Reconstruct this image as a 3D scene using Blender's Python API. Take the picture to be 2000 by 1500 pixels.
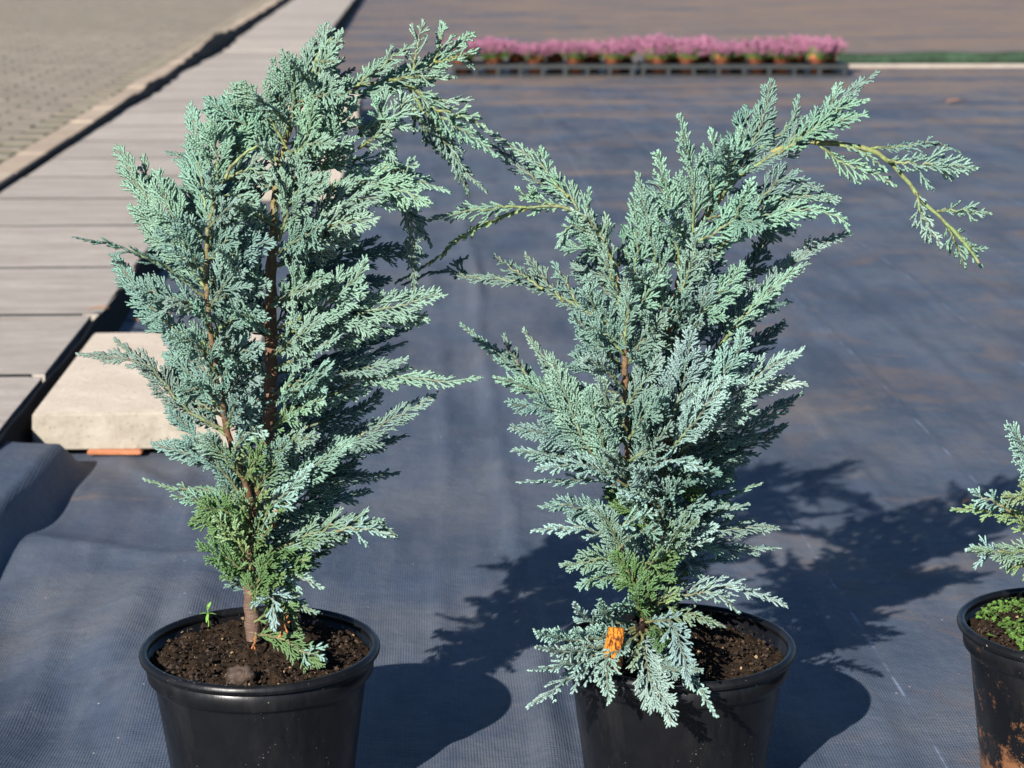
import bpy, math, random
import numpy as np
from math import radians as R

for o in list(bpy.data.objects): bpy.data.objects.remove(o)
S = bpy.context.scene
C = S.collection

# ------------------------------------------------------------------ camera
F = 4000.0                       # focal length in photo pixels (photo 2000 x 1500)
HC = 0.811                       # camera height above the ground
P = math.atan(921 / F)           # pitch: horizon 921 px above the centre
cam = bpy.data.cameras.new('camera'); camo = bpy.data.objects.new('camera', cam); C.objects.link(camo)
camo.location = (0, 0, HC); camo.rotation_euler = (math.pi / 2 - P, 0, 0)
cam.sensor_width = 36; cam.lens = 36 * F / 2000; cam.clip_start = 0.05; cam.clip_end = 2000
cam.dof.use_dof = True; cam.dof.focus_distance = 1.84; cam.dof.aperture_fstop = 11.5
S.camera = camo

# ------------------------------------------------------------------ light
SUNV = np.array([-0.128, -0.263, 0.160]); SUNV /= np.linalg.norm(SUNV)     # towards the sun
el = math.asin(SUNV[2]); az = math.atan2(SUNV[0], SUNV[1])
w = bpy.data.worlds.new('World'); S.world = w; w.use_nodes = True
nt = w.node_tree; bg = nt.nodes['Background']
sky = nt.nodes.new('ShaderNodeTexSky'); sky.sky_type = 'NISHITA'; sky.sun_disc = False
sky.sun_elevation = el; sky.sun_rotation = az; sky.air_density = 1.0; sky.dust_density = 0.15; sky.ozone_density = 6.0
nt.links.new(sky.outputs[0], bg.inputs[0]); bg.inputs[1].default_value = 0.05
sun = bpy.data.lights.new('sun', 'SUN'); suno = bpy.data.objects.new('sun', sun); C.objects.link(suno)
sun.energy = 5.0; sun.angle = R(0.53); sun.color = (1.0, 0.945, 0.87)
suno.rotation_euler = (math.pi / 2 - el, 0, math.atan2(SUNV[0], -SUNV[1]))
S.view_settings.view_transform = 'Standard'; S.view_settings.look = 'None'
S.view_settings.exposure = 1.08; S.view_settings.gamma = 1.0; S.view_settings.use_curve_mapping = False
S.render.resolution_x = 1024; S.render.resolution_y = 768

# ------------------------------------------------------------------ helpers
rng = np.random.default_rng(11); random.seed(5)

def ray(x, y):
    a = (x - 1000) / F; b = -(y - 750) / F
    return np.array([a, math.cos(P) + b * math.sin(P), -math.sin(P) + b * math.cos(P)])
def at_z(x, y, z):
    d = ray(x, y); return np.array([0, 0, HC]) + d * (z - HC) / d[2]
def at_y(x, y, Y):
    d = ray(x, y); return np.array([0, 0, HC]) + d * Y / d[1]

def link(o, parent=None):
    C.objects.link(o)
    if parent is not None: o.parent = parent
    return o
def tag(o, label=None, cat=None, group=None, kind=None):
    if label: o['label'] = label
    if cat: o['category'] = cat
    if group: o['group'] = group
    if kind: o['kind'] = kind
    return o
def empty(name, loc=(0, 0, 0)):
    o = bpy.data.objects.new(name, None); o.location = loc; o.empty_display_size = 0.05; link(o); return o

def np_mesh(name, V, Q, cols=None, along=None, smooth=True):
    """quads from numpy arrays"""
    V = np.asarray(V, np.float32); Q = np.asarray(Q, np.int32)
    me = bpy.data.meshes.new(name); k = Q.shape[1]
    me.vertices.add(len(V)); me.vertices.foreach_set('co', V.ravel())
    me.loops.add(Q.size); me.loops.foreach_set('vertex_index', Q.ravel())
    me.polygons.add(len(Q)); me.polygons.foreach_set('loop_start', np.arange(len(Q), dtype=np.int32) * k)
    if cols is not None:
        a = me.attributes.new('Col', 'FLOAT_COLOR', 'POINT')
        c4 = np.ones((len(V), 4), np.float32); c4[:, :3] = cols; a.data.foreach_set('color', c4.ravel())
    if along is not None:
        a = me.attributes.new('along', 'FLOAT', 'POINT'); a.data.foreach_set('value', np.asarray(along, np.float32))
    me.update(calc_edges=True)
    me.polygons.foreach_set('use_smooth', np.full(len(Q), smooth)); me.update()
    return me
def obj(name, me, mat, parent=None):
    o = bpy.data.objects.new(name, me)
    if mat is not None and len(me.materials) == 0: me.materials.append(mat)
    return link(o, parent)
def py_mesh(name, V, Fc, smooth=False):
    me = bpy.data.meshes.new(name); me.from_pydata([tuple(map(float, v)) for v in V], [], Fc); me.update()
    me.polygons.foreach_set('use_smooth', [smooth] * len(Fc)); return me

def nrmz(v): return v / np.maximum(np.linalg.norm(v, axis=-1, keepdims=True), 1e-9)

def catmull(pts, n):
    """resample a polyline as a smooth curve with n points, equal arc length"""
    p = np.asarray(pts, float)
    if len(p) == 2: p = np.array([p[0], (p[0] + p[1]) / 2, p[1]])
    q = np.vstack([2 * p[0] - p[1], p, 2 * p[-1] - p[-2]]); out = []
    for i in range(1, len(q) - 2):
        t = np.linspace(0, 1, 14, endpoint=False)[:, None]
        a, b, c, d = q[i - 1], q[i], q[i + 1], q[i + 2]
        out.append(.5 * ((2 * b) + (-a + c) * t + (2 * a - 5 * b + 4 * c - d) * t ** 2 + (-a + 3 * b - 3 * c + d) * t ** 3))
    out = np.vstack(out + [p[-1:]])
    s = np.concatenate([[0], np.cumsum(np.linalg.norm(np.diff(out, axis=0), axis=1))])
    u = np.linspace(0, s[-1], n)
    return np.stack([np.interp(u, s, out[:, k]) for k in range(out.shape[1])], 1)

def tube(pts, rad, sides=8, cols=None):
    """tapered tube along pts (n,3) with radii rad (n); returns V, Q, cols, along"""
    pts = np.asarray(pts, float); n = len(pts); rad = np.asarray(rad, float)
    T = nrmz(np.gradient(pts, axis=0)); ref = np.array([.31, .87, .37])
    A = nrmz(np.cross(np.broadcast_to(ref, T.shape), T)); B = np.cross(T, A)
    th = np.arange(sides) * 2 * math.pi / sides
    V = pts[:, None] + rad[:, None, None] * (np.cos(th)[None, :, None] * A[:, None] + np.sin(th)[None, :, None] * B[:, None])
    V = V.reshape(-1, 3)
    i = np.arange(n - 1)[:, None] * sides; j = np.arange(sides)[None]; k = (j + 1) % sides
    Q = np.stack([i + j, i + k, i + sides + k, i + sides + j], -1).reshape(-1, 4)
    s = np.concatenate([[0], np.cumsum(np.linalg.norm(np.diff(pts, axis=0), axis=1))])
    cc = None if cols is None else np.repeat(np.asarray(cols, float), sides, 0)
    return V, Q, cc, np.repeat(s, sides)

def hash_noise(x, y, seed=0):
    """smooth value noise, vectorised"""
    def h(a, b):
        v = np.sin(a * 127.1 + b * 311.7 + seed * 74.7) * 43758.5453
        return v - np.floor(v)
    xi = np.floor(x); yi = np.floor(y); fx = x - xi; fy = y - yi
    fx = fx * fx * (3 - 2 * fx); fy = fy * fy * (3 - 2 * fy)
    return (h(xi, yi) * (1 - fx) + h(xi + 1, yi) * fx) * (1 - fy) + (h(xi, yi + 1) * (1 - fx) + h(xi + 1, yi + 1) * fx) * fy
def sstep(a, b, x):
    t = np.clip((x - a) / (b - a), 0, 1); return t * t * (3 - 2 * t)

# ------------------------------------------------------------------ material helpers
class M:
    def __init__(s, name, rough=.6, spec=.4):
        s.m = bpy.data.materials.new(name); s.m.use_nodes = True; s.t = s.m.node_tree
        s.b = s.t.nodes['Principled BSDF']; s.b.inputs['Roughness'].default_value = rough
        s.b.inputs['Specular IOR Level'].default_value = spec
    def n(s, t, **kw):
        x = s.t.nodes.new(t)
        for k, v in kw.items():
            if hasattr(x, k): setattr(x, k, v)
            else: x.inputs[k.replace('_', ' ')].default_value = v
        return x
    def l(s, a, b): s.t.links.new(a, b)
    def pos(s, scale=(1, 1, 1), rot=(0, 0, 0), src='Object'):
        if src == 'World': g = s.n('ShaderNodeNewGeometry').outputs['Position']
        else: g = s.n('ShaderNodeTexCoord').outputs['Object']
        mp = s.n('ShaderNodeMapping'); mp.inputs['Scale'].default_value = scale; mp.inputs['Rotation'].default_value = rot
        s.l(g, mp.inputs[0]); return mp.outputs[0]
    def noise(s, co, scale, detail=4, rough=.55, dist=0):
        x = s.n('ShaderNodeTexNoise', Scale=scale, Detail=detail, Roughness=rough, Distortion=dist); s.l(co, x.inputs['Vector']); return x.outputs['Fac']
    def ramp(s, f, stops):
        x = s.n('ShaderNodeValToRGB'); e = x.color_ramp.elements
        while len(e) < len(stops): e.new(.5)
        for q, (p, c) in zip(e, stops):
            q.position = p; q.color = tuple(c) + (1,) if not isinstance(c, (int, float)) else (c, c, c, 1)
        s.l(f, x.inputs[0]); return x.outputs[0]
    def ramp2(s, f, stops):
        """float curve with negative values allowed: ramp shifted by 0.5"""
        c = s.ramp(f, [(p, v + .5) for p, v in stops]); return s.math('SUBTRACT', c, .5)
    def mix(s, f, a, b, mode='MIX'):
        x = s.n('ShaderNodeMix', data_type='RGBA', blend_type=mode)
        for sock, v in ((x.inputs[0], f), (x.inputs[6], a), (x.inputs[7], b)):
            if isinstance(v, (int, float)): sock.default_value = v if sock is x.inputs[0] else (v, v, v, 1)
            elif isinstance(v, tuple): sock.default_value = v + (1,)
            else: s.l(v, sock)
        return x.outputs[2]
    def math(s, op, a, b=None):
        x = s.n('ShaderNodeMath', operation=op)
        for i, v in enumerate((a, b)):
            if v is None: continue
            if isinstance(v, (int, float)): x.inputs[i].default_value = v
            else: s.l(v, x.inputs[i])
        return x.outputs[0]
    def color(s, c):
        if isinstance(c, tuple): s.b.inputs['Base Color'].default_value = c + (1,)
        else: s.l(c, s.b.inputs['Base Color'])
    def rough(s, f): s.l(f, s.b.inputs['Roughness'])
    def bump(s, h, dist=.001, strength=1.0, chain=None):
        x = s.n('ShaderNodeBump', Distance=dist, Strength=strength); s.l(h, x.inputs['Height'])
        if chain is not None: s.l(chain, x.inputs['Normal'])
        s.l(x.outputs[0], s.b.inputs['Normal']); return x.outputs[0]

ROTG = math.atan(0.0447)         # the path and the fabric run this far off the view direction

def mat_fabric():
    m = M('woven_ground_fabric', .62, .32)
    g = m.n('ShaderNodeNewGeometry').outputs['Position']
    mp = m.n('ShaderNodeMapping'); mp.inputs['Rotation'].default_value = (0, 0, -ROTG); m.l(g, mp.inputs[0]); co = mp.outputs[0]
    sep = m.n('ShaderNodeSeparateXYZ'); m.l(co, sep.inputs[0]); X, Y = sep.outputs[0], sep.outputs[1]
    base = m.ramp(m.noise(co, 2.2, 5, .62), [(.32, (.036, .050, .078)), (.5, (.056, .073, .106)), (.70, (.088, .106, .138))])
    # dusty, worn film
    st = m.n('ShaderNodeMapping'); st.inputs['Scale'].default_value = (9, 1.6, 1); m.l(co, st.inputs[0])
    base = m.mix(m.ramp(m.noise(st.outputs[0], 3, 6, .7), [(.45, 0), (.8, .5)]), base, (.11, .122, .140))
    base = m.mix(m.ramp(m.noise(co, 1.7, 6, .72), [(.46, 0), (.68, .7)]), base, (.120, .118, .118))
    base = m.mix(m.math('MULTIPLY', m.ramp(m.noise(co, 3.6, 7, .75, .6), [(.50, 0), (.66, .65)]), m.ramp(m.math('ADD', X, .5), [(.62, .12), (1, 1)])), base, (.135, .098, .078))
    base = m.mix(m.ramp(m.noise(st.outputs[0], 1.1, 5, .65), [(.50, 0), (.66, .55)]), base, (.030, .040, .060))
    # pale dust specks
    vo = m.n('ShaderNodeTexVoronoi', Scale=330.0); m.l(co, vo.inputs['Vector'])
    sp = m.math('MULTIPLY', m.math('LESS_THAN', vo.outputs['Distance'], m.math('MULTIPLY', m.math('POWER', vo.outputs['Color'], 2.0), .34)), m.math('GREATER_THAN', m.noise(co, 21, 4, .7), .60))
    base = m.mix(m.math('MULTIPLY', sp, .6), base, (.30, .28, .25))
    vo = m.n('ShaderNodeTexVoronoi', Scale=46.0); m.l(co, vo.inputs['Vector'])
    sp = m.math('MULTIPLY', m.math('LESS_THAN', vo.outputs['Distance'], .055), m.math('GREATER_THAN', m.noise(co, 5, 3, .7), .55))
    base = m.mix(m.math('MULTIPLY', sp, .8), base, (.42, .38, .33))
    # rusty sediment washed over the cloth: little near, much further out and to the right
    far = m.ramp2(m.math('DIVIDE', Y, 30.0), [(.0, -.20), (.18, -.15), (.28, .02), (.33, .12), (.37, .20), (.5, .26), (1, .30)])
    right = m.ramp(m.math('DIVIDE', m.math('ADD', X, 1.0), 5.0), [(.1, 0), (.32, .05), (.62, .13)])
    lvl = m.math('ADD', far, right)
    s2 = m.n('ShaderNodeMapping'); s2.inputs['Scale'].default_value = (.30, 1.0, 1); m.l(co, s2.inputs[0])
    nz = m.math('ADD', m.math('MULTIPLY', m.noise(s2.outputs[0], 2.4, 7, .72), .75), m.math('MULTIPLY', m.noise(co, 13, 5, .7), .25))
    msk = m.ramp(m.math('ADD', nz, m.math('MULTIPLY', lvl, .42)), [(.54, 0), (.62, .55), (.74, .95)])
    brown = m.ramp(m.noise(co, 4, 5, .7), [(.35, (.19, .14, .10)), (.6, (.25, .16, .095)), (.78, (.34, .175, .08))])
    base = m.mix(msk, base, brown)
    # woven tracer threads every 0.3 m
    fr = m.math('FRACT', m.math('DIVIDE', m.math('ADD', X, .245), .30))
    line = m.math('LESS_THAN', m.math('ABSOLUTE', m.math('SUBTRACT', fr, .5)), .006)
    s3 = m.n('ShaderNodeMapping'); s3.inputs['Scale'].default_value = (1.5, 7, 1); m.l(co, s3.inputs[0])
    line = m.math('MULTIPLY', m.math('MULTIPLY', line, m.math('GREATER_THAN', X, .3)), m.ramp(m.noise(s3.outputs[0], 1.5, 3, .6), [(.48, .05), (.62, .9)]))
    base = m.mix(line, base, (.17, .21, .29))
    m.color(base)
    # weave relief
    wx = m.n('ShaderNodeTexWave', bands_direction='X', Scale=1 / .0030 * .314); m.l(co, wx.inputs['Vector'])
    wy = m.n('ShaderNodeTexWave', bands_direction='Y', Scale=1 / .0036 * .314); m.l(co, wy.inputs['Vector'])
    wv = m.math('ADD', wx.outputs['Fac'], m.math('MULTIPLY', wy.outputs['Fac'], .6))
    fine = m.noise(co, 900, 2, .6)
    b1 = m.bump(m.math('ADD', wv, m.math('MULTIPLY', fine, .5)), .0005, .7)
    m.bump(m.noise(co, 26, 5, .6), .006, .6, b1)
    return m.m

def mat_concrete(name, c0, c1, spots, streak=(1, 1, 1), sc=7, hue=True):
    m = M(name, .88, .2); co = m.pos(streak)
    oi = m.n('ShaderNodeObjectInfo')
    off = m.n('ShaderNodeVectorMath', operation='ADD'); m.l(co, off.inputs[0])
    sc3 = m.n('ShaderNodeVectorMath', operation='SCALE'); m.l(oi.outputs['Location'], sc3.inputs[0]); sc3.inputs['Scale'].default_value = 3.3
    m.l(sc3.outputs[0], off.inputs[1]); co = off.outputs[0]
    b = m.ramp(m.noise(co, sc, 7, .68), [(.3, c0), (.7, c1)])
    b = m.mix(m.ramp(m.noise(co, 42, 5, .75), [(.52, 0), (.72, .6)]), b, spots)
    b = m.mix(m.ramp(oi.outputs['Random'], [(0, 0), (1, .35)]), b, tuple(.72 * v for v in c0))
    vo = m.n('ShaderNodeTexVoronoi', Scale=70.0); m.l(co, vo.inputs['Vector'])
    b = m.mix(m.math('MULTIPLY', m.math('LESS_THAN', vo.outputs['Distance'], .16), .45), b, tuple(.55 * v for v in c0))
    m.color(b); m.bump(m.noise(co, 60, 7, .75), .004, .7)
    return m.m

def mat_plain(name, col, var=.25, rough=.7, sc=30, bump=.001, spec=.35):
    m = M(name, rough, spec); co = m.pos()
    m.color(m.mix(m.ramp(m.noise(co, sc, 5, .65), [(.3, 0), (.7, 1)]), tuple(v * (1 - var) for v in col), tuple(min(1, v * (1 + var)) for v in col)))
    m.bump(m.noise(co, sc * 4, 4, .6), bump, .6); return m.m

def mat_foliage():
    m = M('scale_foliage', .58, .3)
    c = m.n('ShaderNodeAttribute', attribute_name='Col').outputs['Color']
    al = m.n('ShaderNodeAttribute', attribute_name='along').outputs['Fac']
    wv = m.math('SINE', m.math('MULTIPLY', al, 2 * math.pi / .0026))
    co = m.pos(); n1 = m.noise(co, 60, 3, .6)
    k = m.math('ADD', m.math('MULTIPLY', wv, .10), m.math('MULTIPLY', n1, .5))
    k = m.math('ADD', k, .74)
    hv = m.n('ShaderNodeHueSaturation'); m.l(c, hv.inputs['Color']); m.l(k, hv.inputs['Value'])
    m.color(hv.outputs[0])
    m.b.inputs['Subsurface Weight'].default_value = 0.0
    m.bump(m.math('ADD', m.math('MULTIPLY', wv, .5), m.noise(co, 900, 2, .5)), .0005, .7)
    return m.m

def mat_bark():
    m = M('bark', .62, .35)
    c = m.n('ShaderNodeAttribute', attribute_name='Col').outputs['Color']
    al = m.n('ShaderNodeAttribute', attribute_name='along').outputs['Fac']
    co = m.pos((1, 1, .22))
    n1 = m.noise(co, 260, 5, .7)
    b = m.mix(m.ramp(n1, [(.35, .0), (.7, .75)]), c, (.10, .055, .04), 'MIX')
    b = m.mix(m.ramp(m.noise(m.pos((1, 1, 3.2)), 90, 3, .6), [(.58, 0), (.66, .5)]), b, (.26, .19, .13))
    m.color(b)
    m.bump(m.math('ADD', n1, m.math('MULTIPLY', m.noise(m.pos((1, 1, 4)), 60, 3, .6), 1.2)), .0016, .8)
    return m.m

def mat_stem():
    m = M('young_stem', .5, .4)
    c = m.n('ShaderNodeAttribute', attribute_name='Col').outputs['Color']
    co = m.pos((1, 1, 1)); n1 = m.noise(co, 170, 4, .65)
    b = m.mix(m.ramp(n1, [(.40, .75), (.58, 0)]), c, (.06, .045, .025)); b = m.mix(m.ramp(m.noise(m.pos((1, 1, 2.5)), 120, 3, .6), [(.55, 0), (.68, .6)]), b, (.24, .20, .11))
    m.color(b); m.bump(n1, .002, .9); return m.m

def mat_pot(name, dirt):
    m = M(name, .42, .28); co = m.pos()
    sep = m.n('ShaderNodeSeparateXYZ'); m.l(co, sep.inputs[0])
    b = m.ramp(m.noise(co, 16, 5, .6), [(.35, (.0035, .0037, .0048)), (.7, (.007, .0072, .0085))])
    b = m.mix(m.ramp(m.noise(m.pos((1, 1, .25)), 24, 6, .7), [(.5, 0), (.8, .5)]), b, (.030, .029, .028))
    vo = m.n('ShaderNodeTexVoronoi', Scale=150.0); m.l(co, vo.inputs['Vector'])
    sp = m.math('MULTIPLY', m.math('LESS_THAN', vo.outputs['Distance'], m.math('MULTIPLY', m.math('POWER', vo.outputs['Color'], 3.0), .34)), m.math('GREATER_THAN', m.noise(co, 30, 3, .7), .60 - .06 * dirt))
    b = m.mix(m.math('MULTIPLY', sp, .75), b, (.30, .22, .15))
    vo = m.n('ShaderNodeTexVoronoi', Scale=420.0); m.l(co, vo.inputs['Vector'])
    sp = m.math('MULTIPLY', m.math('LESS_THAN', vo.outputs['Distance'], m.math('MULTIPLY', m.math('POWER', vo.outputs['Color'], 3.0), .34)), m.math('GREATER_THAN', m.noise(co, 12, 4, .7), .55))
    b = m.mix(m.math('MULTIPLY', sp, .5), b, (.22, .20, .17))
    if dirt > .5:                # soil splashed up the foot of the pot
        hz = m.ramp(m.math('MULTIPLY', sep.outputs[2], 6), [(.0, .34), (.35, .12), (1, .05)])
        msk = m.ramp(m.math('ADD', m.noise(co, 45, 6, .75), hz), [(.68, 0), (.80, .85)])
        b = m.mix(msk, b, (.22, .10, .045))
    m.color(b)
    m.rough(m.ramp(m.noise(co, 40, 5, .7), [(.3, .26), (.7, .45)]))
    m.bump(m.noise(m.pos((1, 1, .3)), 90, 4, .6), .0006, .5)
    return m.m

def mat_soil():
    m = M('potting_soil', .95, .12); co = m.pos()
    b = m.ramp(m.noise(co, 90, 7, .75), [(.3, (.008, .0055, .004)), (.5, (.024, .015, .009)), (.68, (.050, .031, .018)), (.8, (.10, .06, .03))])
    vo = m.n('ShaderNodeTexVoronoi', Scale=260.0); m.l(co, vo.inputs['Vector'])
    b = m.mix(m.math('MULTIPLY', m.math('LESS_THAN', vo.outputs['Distance'], .13), m.math('GREATER_THAN', m.noise(co, 50, 2), .56)), b, (.34, .26, .16))
    m.color(b); m.bump(m.noise(co, 170, 6, .75), .006, .9)
    return m.m

def mat_attr(name, rough=.7, bumpsc=200, var=.3):
    m = M(name, rough, .25); co = m.pos()
    c = m.n('ShaderNodeAttribute', attribute_name='Col').outputs['Color']
    n1 = m.noise(co, bumpsc, 4, .6)
    hv = m.n('ShaderNodeHueSaturation'); m.l(c, hv.inputs['Color']); m.l(m.math('ADD', m.math('MULTIPLY', n1, var * 2), 1 - var), hv.inputs['Value'])
    m.color(hv.outputs[0]); m.bump(n1, .001, .5); return m.m

MFAB = mat_fabric(); MFOL = mat_foliage(); MBARK = mat_bark(); MSTEM = mat_stem(); MSOIL = mat_soil(); MATTR = mat_attr('tinted_matter')
MSLAB = mat_concrete('weathered_path_concrete', (.300, .262, .225), (.480, .430, .382), (.20, .168, .138), (.8, 3.2, 1), 6)
MBLOCK = mat_concrete('pale_concrete', (.50, .415, .325), (.66, .575, .475), (.42, .34, .26), (1, 1.4, 1), 8)
MAGG = mat_concrete('exposed_aggregate', (.27, .235, .185), (.40, .36, .30), (.15, .13, .11), (1, 1, 1), 30)
MPAVE = mat_concrete('block_paving', (.195, .165, .128), (.278, .242, .192), (.14, .125, .088), (1, 1, 1), 9)
MKERB = mat_concrete('paving_border', (.33, .255, .19), (.46, .375, .29), (.20, .15, .11), (1, 1, 1), 6)
MJOINT = mat_plain('mossy_joint_sand', (.125, .122, .072), .5, .95, 3, .002)
MBLACK = mat_plain('black_edging', (.006, .0065, .008), .4, .85, 12, .003, .12)

# ------------------------------------------------------------------ ground: one sheet, wrinkled where it is near
def grade(lo, hi, step, far, growth=1.18):
    a = list(np.arange(lo, hi, step)); s = step
    while a[-1] < far: s *= growth; a.append(a[-1] + s)
    s = step; b = [lo]
    return np.array(a)
xs = grade(-1.1, 1.25, .011, 90); s = .011; neg = []
x = -1.1
while x > -90: s *= 1.18; x -= s; neg.append(x)
xs = np.concatenate([np.array(neg[::-1]), xs])
ys = grade(1.0, 4.6, .014, 190, 1.12); ys = np.concatenate([[-60, -20, -6, -2, 0, .5, .8], ys])
GX, GY = np.meshgrid(xs, ys)
Vv = GX + .0447 * GY                                     # across the fabric
def ground_h(X, Y):
    v = X + .0447 * Y
    near = sstep(9, 4.5, Y)
    h = .0055 * (hash_noise(v * 9, Y * 1.6, 1) - .5) + .007 * (hash_noise(v * 3.1, Y * 1.1, 2) - .5)
    h += .0022 * (hash_noise(v * 22, Y * 3.0, 3) - .5)
    # long folds parallel to the path
    for v0, a, wd, sd in ((.118, .013, .011, 4), (.028, .005, .009, 5), (.46, .003, .012, 6), (.655, .004, .010, 7), (.95, .004, .012, 8), (-.28, .003, .02, 9), (.36, .003, .010, 10), (.80, .0035, .010, 11), (1.10, .004, .011, 12), (1.24, .003, .010, 13), (-.12, .003, .011, 14)):
        vv = v - v0 - .018 * (hash_noise(Y * 1.3, Y * 0 + sd, sd) - .5)
        h += a * np.exp(-(vv / wd) ** 2) * (.35 + hash_noise(Y * 2.2, Y * 0, sd + 3))
    h += .003 * sstep(.09, .125, v) * sstep(6, 2, Y)
    # crumpled, puffed-up cloth at the lower left
    cr = sstep(-.22, -.42, X) * sstep(2.75, 2.3, Y)
    h += cr * (.036 * (hash_noise(X * 8 + Y * 3, Y * 3.4 - X * 2, 11) - .4) + .014 * (hash_noise(X * 17 - Y * 6, Y * 6, 12) - .5))
    cr2 = sstep(-.2, -.35, X) * sstep(3.2, 2.9, Y) * sstep(2.4, 2.7, Y)
    h += cr2 * .010 * (hash_noise(X * 12 + Y * 5, Y * 7 - X * 4, 13) - .5)
    # folds fanning out from the slab's corner
    for (x0, y0, x1, y1, a, wd) in ((-.60, 3.02, -.33, 2.62, .008, .016), (-.50, 3.03, -.42, 2.55, .006, .014), (-.62, 2.6, -.30, 2.45, .007, .02),
                                    (-.45, 2.45, -.44, 2.05, .012, .03), (-.55, 2.35, -.50, 1.95, .010, .025), (-.37, 2.40, -.40, 1.95, .012, .025)):
        dx, dy = x1 - x0, y1 - y0; L2 = dx * dx + dy * dy
        t = np.clip(((X - x0) * dx + (Y - y0) * dy) / L2, 0, 1)
        d = np.hypot(X - x0 - t * dx, Y - y0 - t * dy); h += a * np.exp(-(d / wd) ** 2) * np.sin(np.clip(t, .04, .96) * math.pi) ** .5
    # the cloth is pulled up beside the path, in front of the pale slab
    e = -.665 + .035 * (hash_noise(Y * 4, Y * 0, 21) - .5) + .10 * sstep(2.75, 2.0, Y) * 0
    up = sstep(e + .012, e - .022, X) * sstep(3.02, 2.93, Y)
    h = h * (1 - .5 * up) + up * (.050 + .018 * (hash_noise(X * 14, Y * 5, 22) - .5))
    up2 = sstep(-.70, -.76, X) * sstep(2.95, 3.1, Y) * sstep(6, 4, Y)
    h += up2 * .010
    # flat under the pots
    for px_, py_ in ((-.232, 1.785), (.152, 1.793), (.535, 1.843)):
        h *= sstep(.085, .17, np.hypot(X - px_, Y - py_))
    h *= np.where((Y > .9), 1, 0)
    return h * near - .0005
Z = ground_h(GX, GY)
# nothing may poke through the path or the paving
edge = -.640 - .0447 * GY
Z = np.where((GX < edge - .11) & (GY > 2.3), np.minimum(Z, .0), Z)
nx, ny = len(xs), len(ys)
ii, jj = np.meshgrid(np.arange(nx - 1), np.arange(ny - 1)); k0 = (jj * nx + ii).ravel()
GQ = np.stack([k0, k0 + 1, k0 + nx + 1, k0 + nx], 1)
ground = obj('ground', np_mesh('ground', np.stack([GX, GY, Z], -1).reshape(-1, 3), GQ), MFAB)
tag(ground, 'dark woven weed fabric covering the ground', kind='structure')

# ------------------------------------------------------------------ box pieces
def box_mesh(name, lx, ly, lz, bev=.006, chip=0.0, rs=0):
    """bevelled slab, origin at the centre of its bottom"""
    r = np.random.default_rng(rs); V = []; Fc = []
    hx, hy = lx / 2, ly / 2
    def ring(ix, iy, z):
        b = len(V); c = bev * .8
        for sx, sy in ((-1, -1), (1, -1), (1, 1), (-1, 1)):
            j = r.normal(0, chip, 4) if chip else np.zeros(4)
            pts = [(sx * (hx - ix), sy * (hy - iy - c)), (sx * (hx - ix - c), sy * (hy - iy))]
            if sx * sy < 0: pts = pts[::-1]
            for q, (a, bb) in enumerate(pts): V.append((a + j[q], bb + j[q + 2], z))
        return list(range(b, b + 8))
    a = ring(0, 0, 0); b = ring(0, 0, lz - bev); c = ring(bev, bev, lz)
    for p, q in ((a, b), (b, c)):
        for i in range(8): Fc.append((p[i], p[(i + 1) % 8], q[(i + 1) % 8], q[i]))
    Fc.append(tuple(c)); Fc.append(tuple(a[::-1]))
    return py_mesh(name, V, Fc)

# the slab path: 50 cm concrete slabs, one after another
path = empty('path'); tag(path, 'path of weathered concrete slabs', kind='structure')
bed = box_mesh('path_bed', .50, 24.0, .0583, .001)
bo = obj('joint_soil', bed, mat_plain('dark_joint_soil', (.014, .012, .010), .5, .95, 12, .003), path); yb = 14.6; bo.location = (-.905 - .0447 * yb, yb, 0.0005); bo.rotation_euler = (0, 0, ROTG)
slabs = [box_mesh('slab',   .526, .497, .058, .0006, .0016, k) for k in range(4)]
y = 2.56; i = 0
joints = [2.30, 2.79, 3.32, 3.85, 4.39, 5.00, 5.50, 5.96, 6.42]
while joints[-1] < 26: joints.append(joints[-1] + .503 + random.uniform(-.006, .008))
for a, b in zip(joints[:-1], joints[1:]):
    yc = (a + b) / 2
    o = obj('slab', slabs[i % 4], MSLAB, path)
    sh = random.uniform(-.004, .006); up = random.uniform(0, .0005)
    if 3.3 < yc < 3.9: sh = -.004
    elif 3.9 < yc < 4.4: sh = .014
    if yc > 11.6: sh += .05; up += .005
    o.location = (-.893 - .0447 * yc + sh, yc, up + .001)
    o.scale = (1, (b - a - .020) / .497, 1)
    o.rotation_euler = (0, 0, ROTG + random.uniform(-.006, .006) + (math.pi if i % 3 == 0 else 0))
    i += 1

# ------------------------------------------------------------------ block paving on the far side of the path
pav = empty('pavement'); tag(pav, 'tan block paving beyond the slab path', kind='structure')
def left_edge(y): return -1.175 - .0447 * y
base = py_mesh('joint_bed', [(left_edge(1.9) - .01, 1.9, .0575), (left_edge(18.9) - .01, 18.9, .0575), (-12, 18.9, .0575), (-12, 1.9, .0575),
                             (left_edge(1.9) - .01, 1.9, 0), (left_edge(18.9) - .01, 18.9, 0), (-12, 18.9, 0), (-12, 1.9, 0)],
               [(0, 1, 2, 3), (4, 0, 3, 7), (5, 1, 0, 4), (6, 2, 1, 5), (7, 3, 2, 6)])
obj('joint_sand', base, MJOINT, pav)
kst = box_mesh('border_stone', .098, .494, .062, .006, .001, 3)
y = 2.238
while y < 18.7:
    o = obj('border_stone', kst, MKERB, pav)
    o.location = (left_edge(y) - .062 + random.uniform(-.004, .004), y, .001 + random.uniform(0, .006)); o.rotation_euler = (0, random.uniform(-.01, .01), ROTG); y += .503
pvm = [box_mesh('paver', .195, .095, .061, .003, .0012, 20 + k) for k in range(3)]
cands = []
row = 0; y = 4.3
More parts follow.
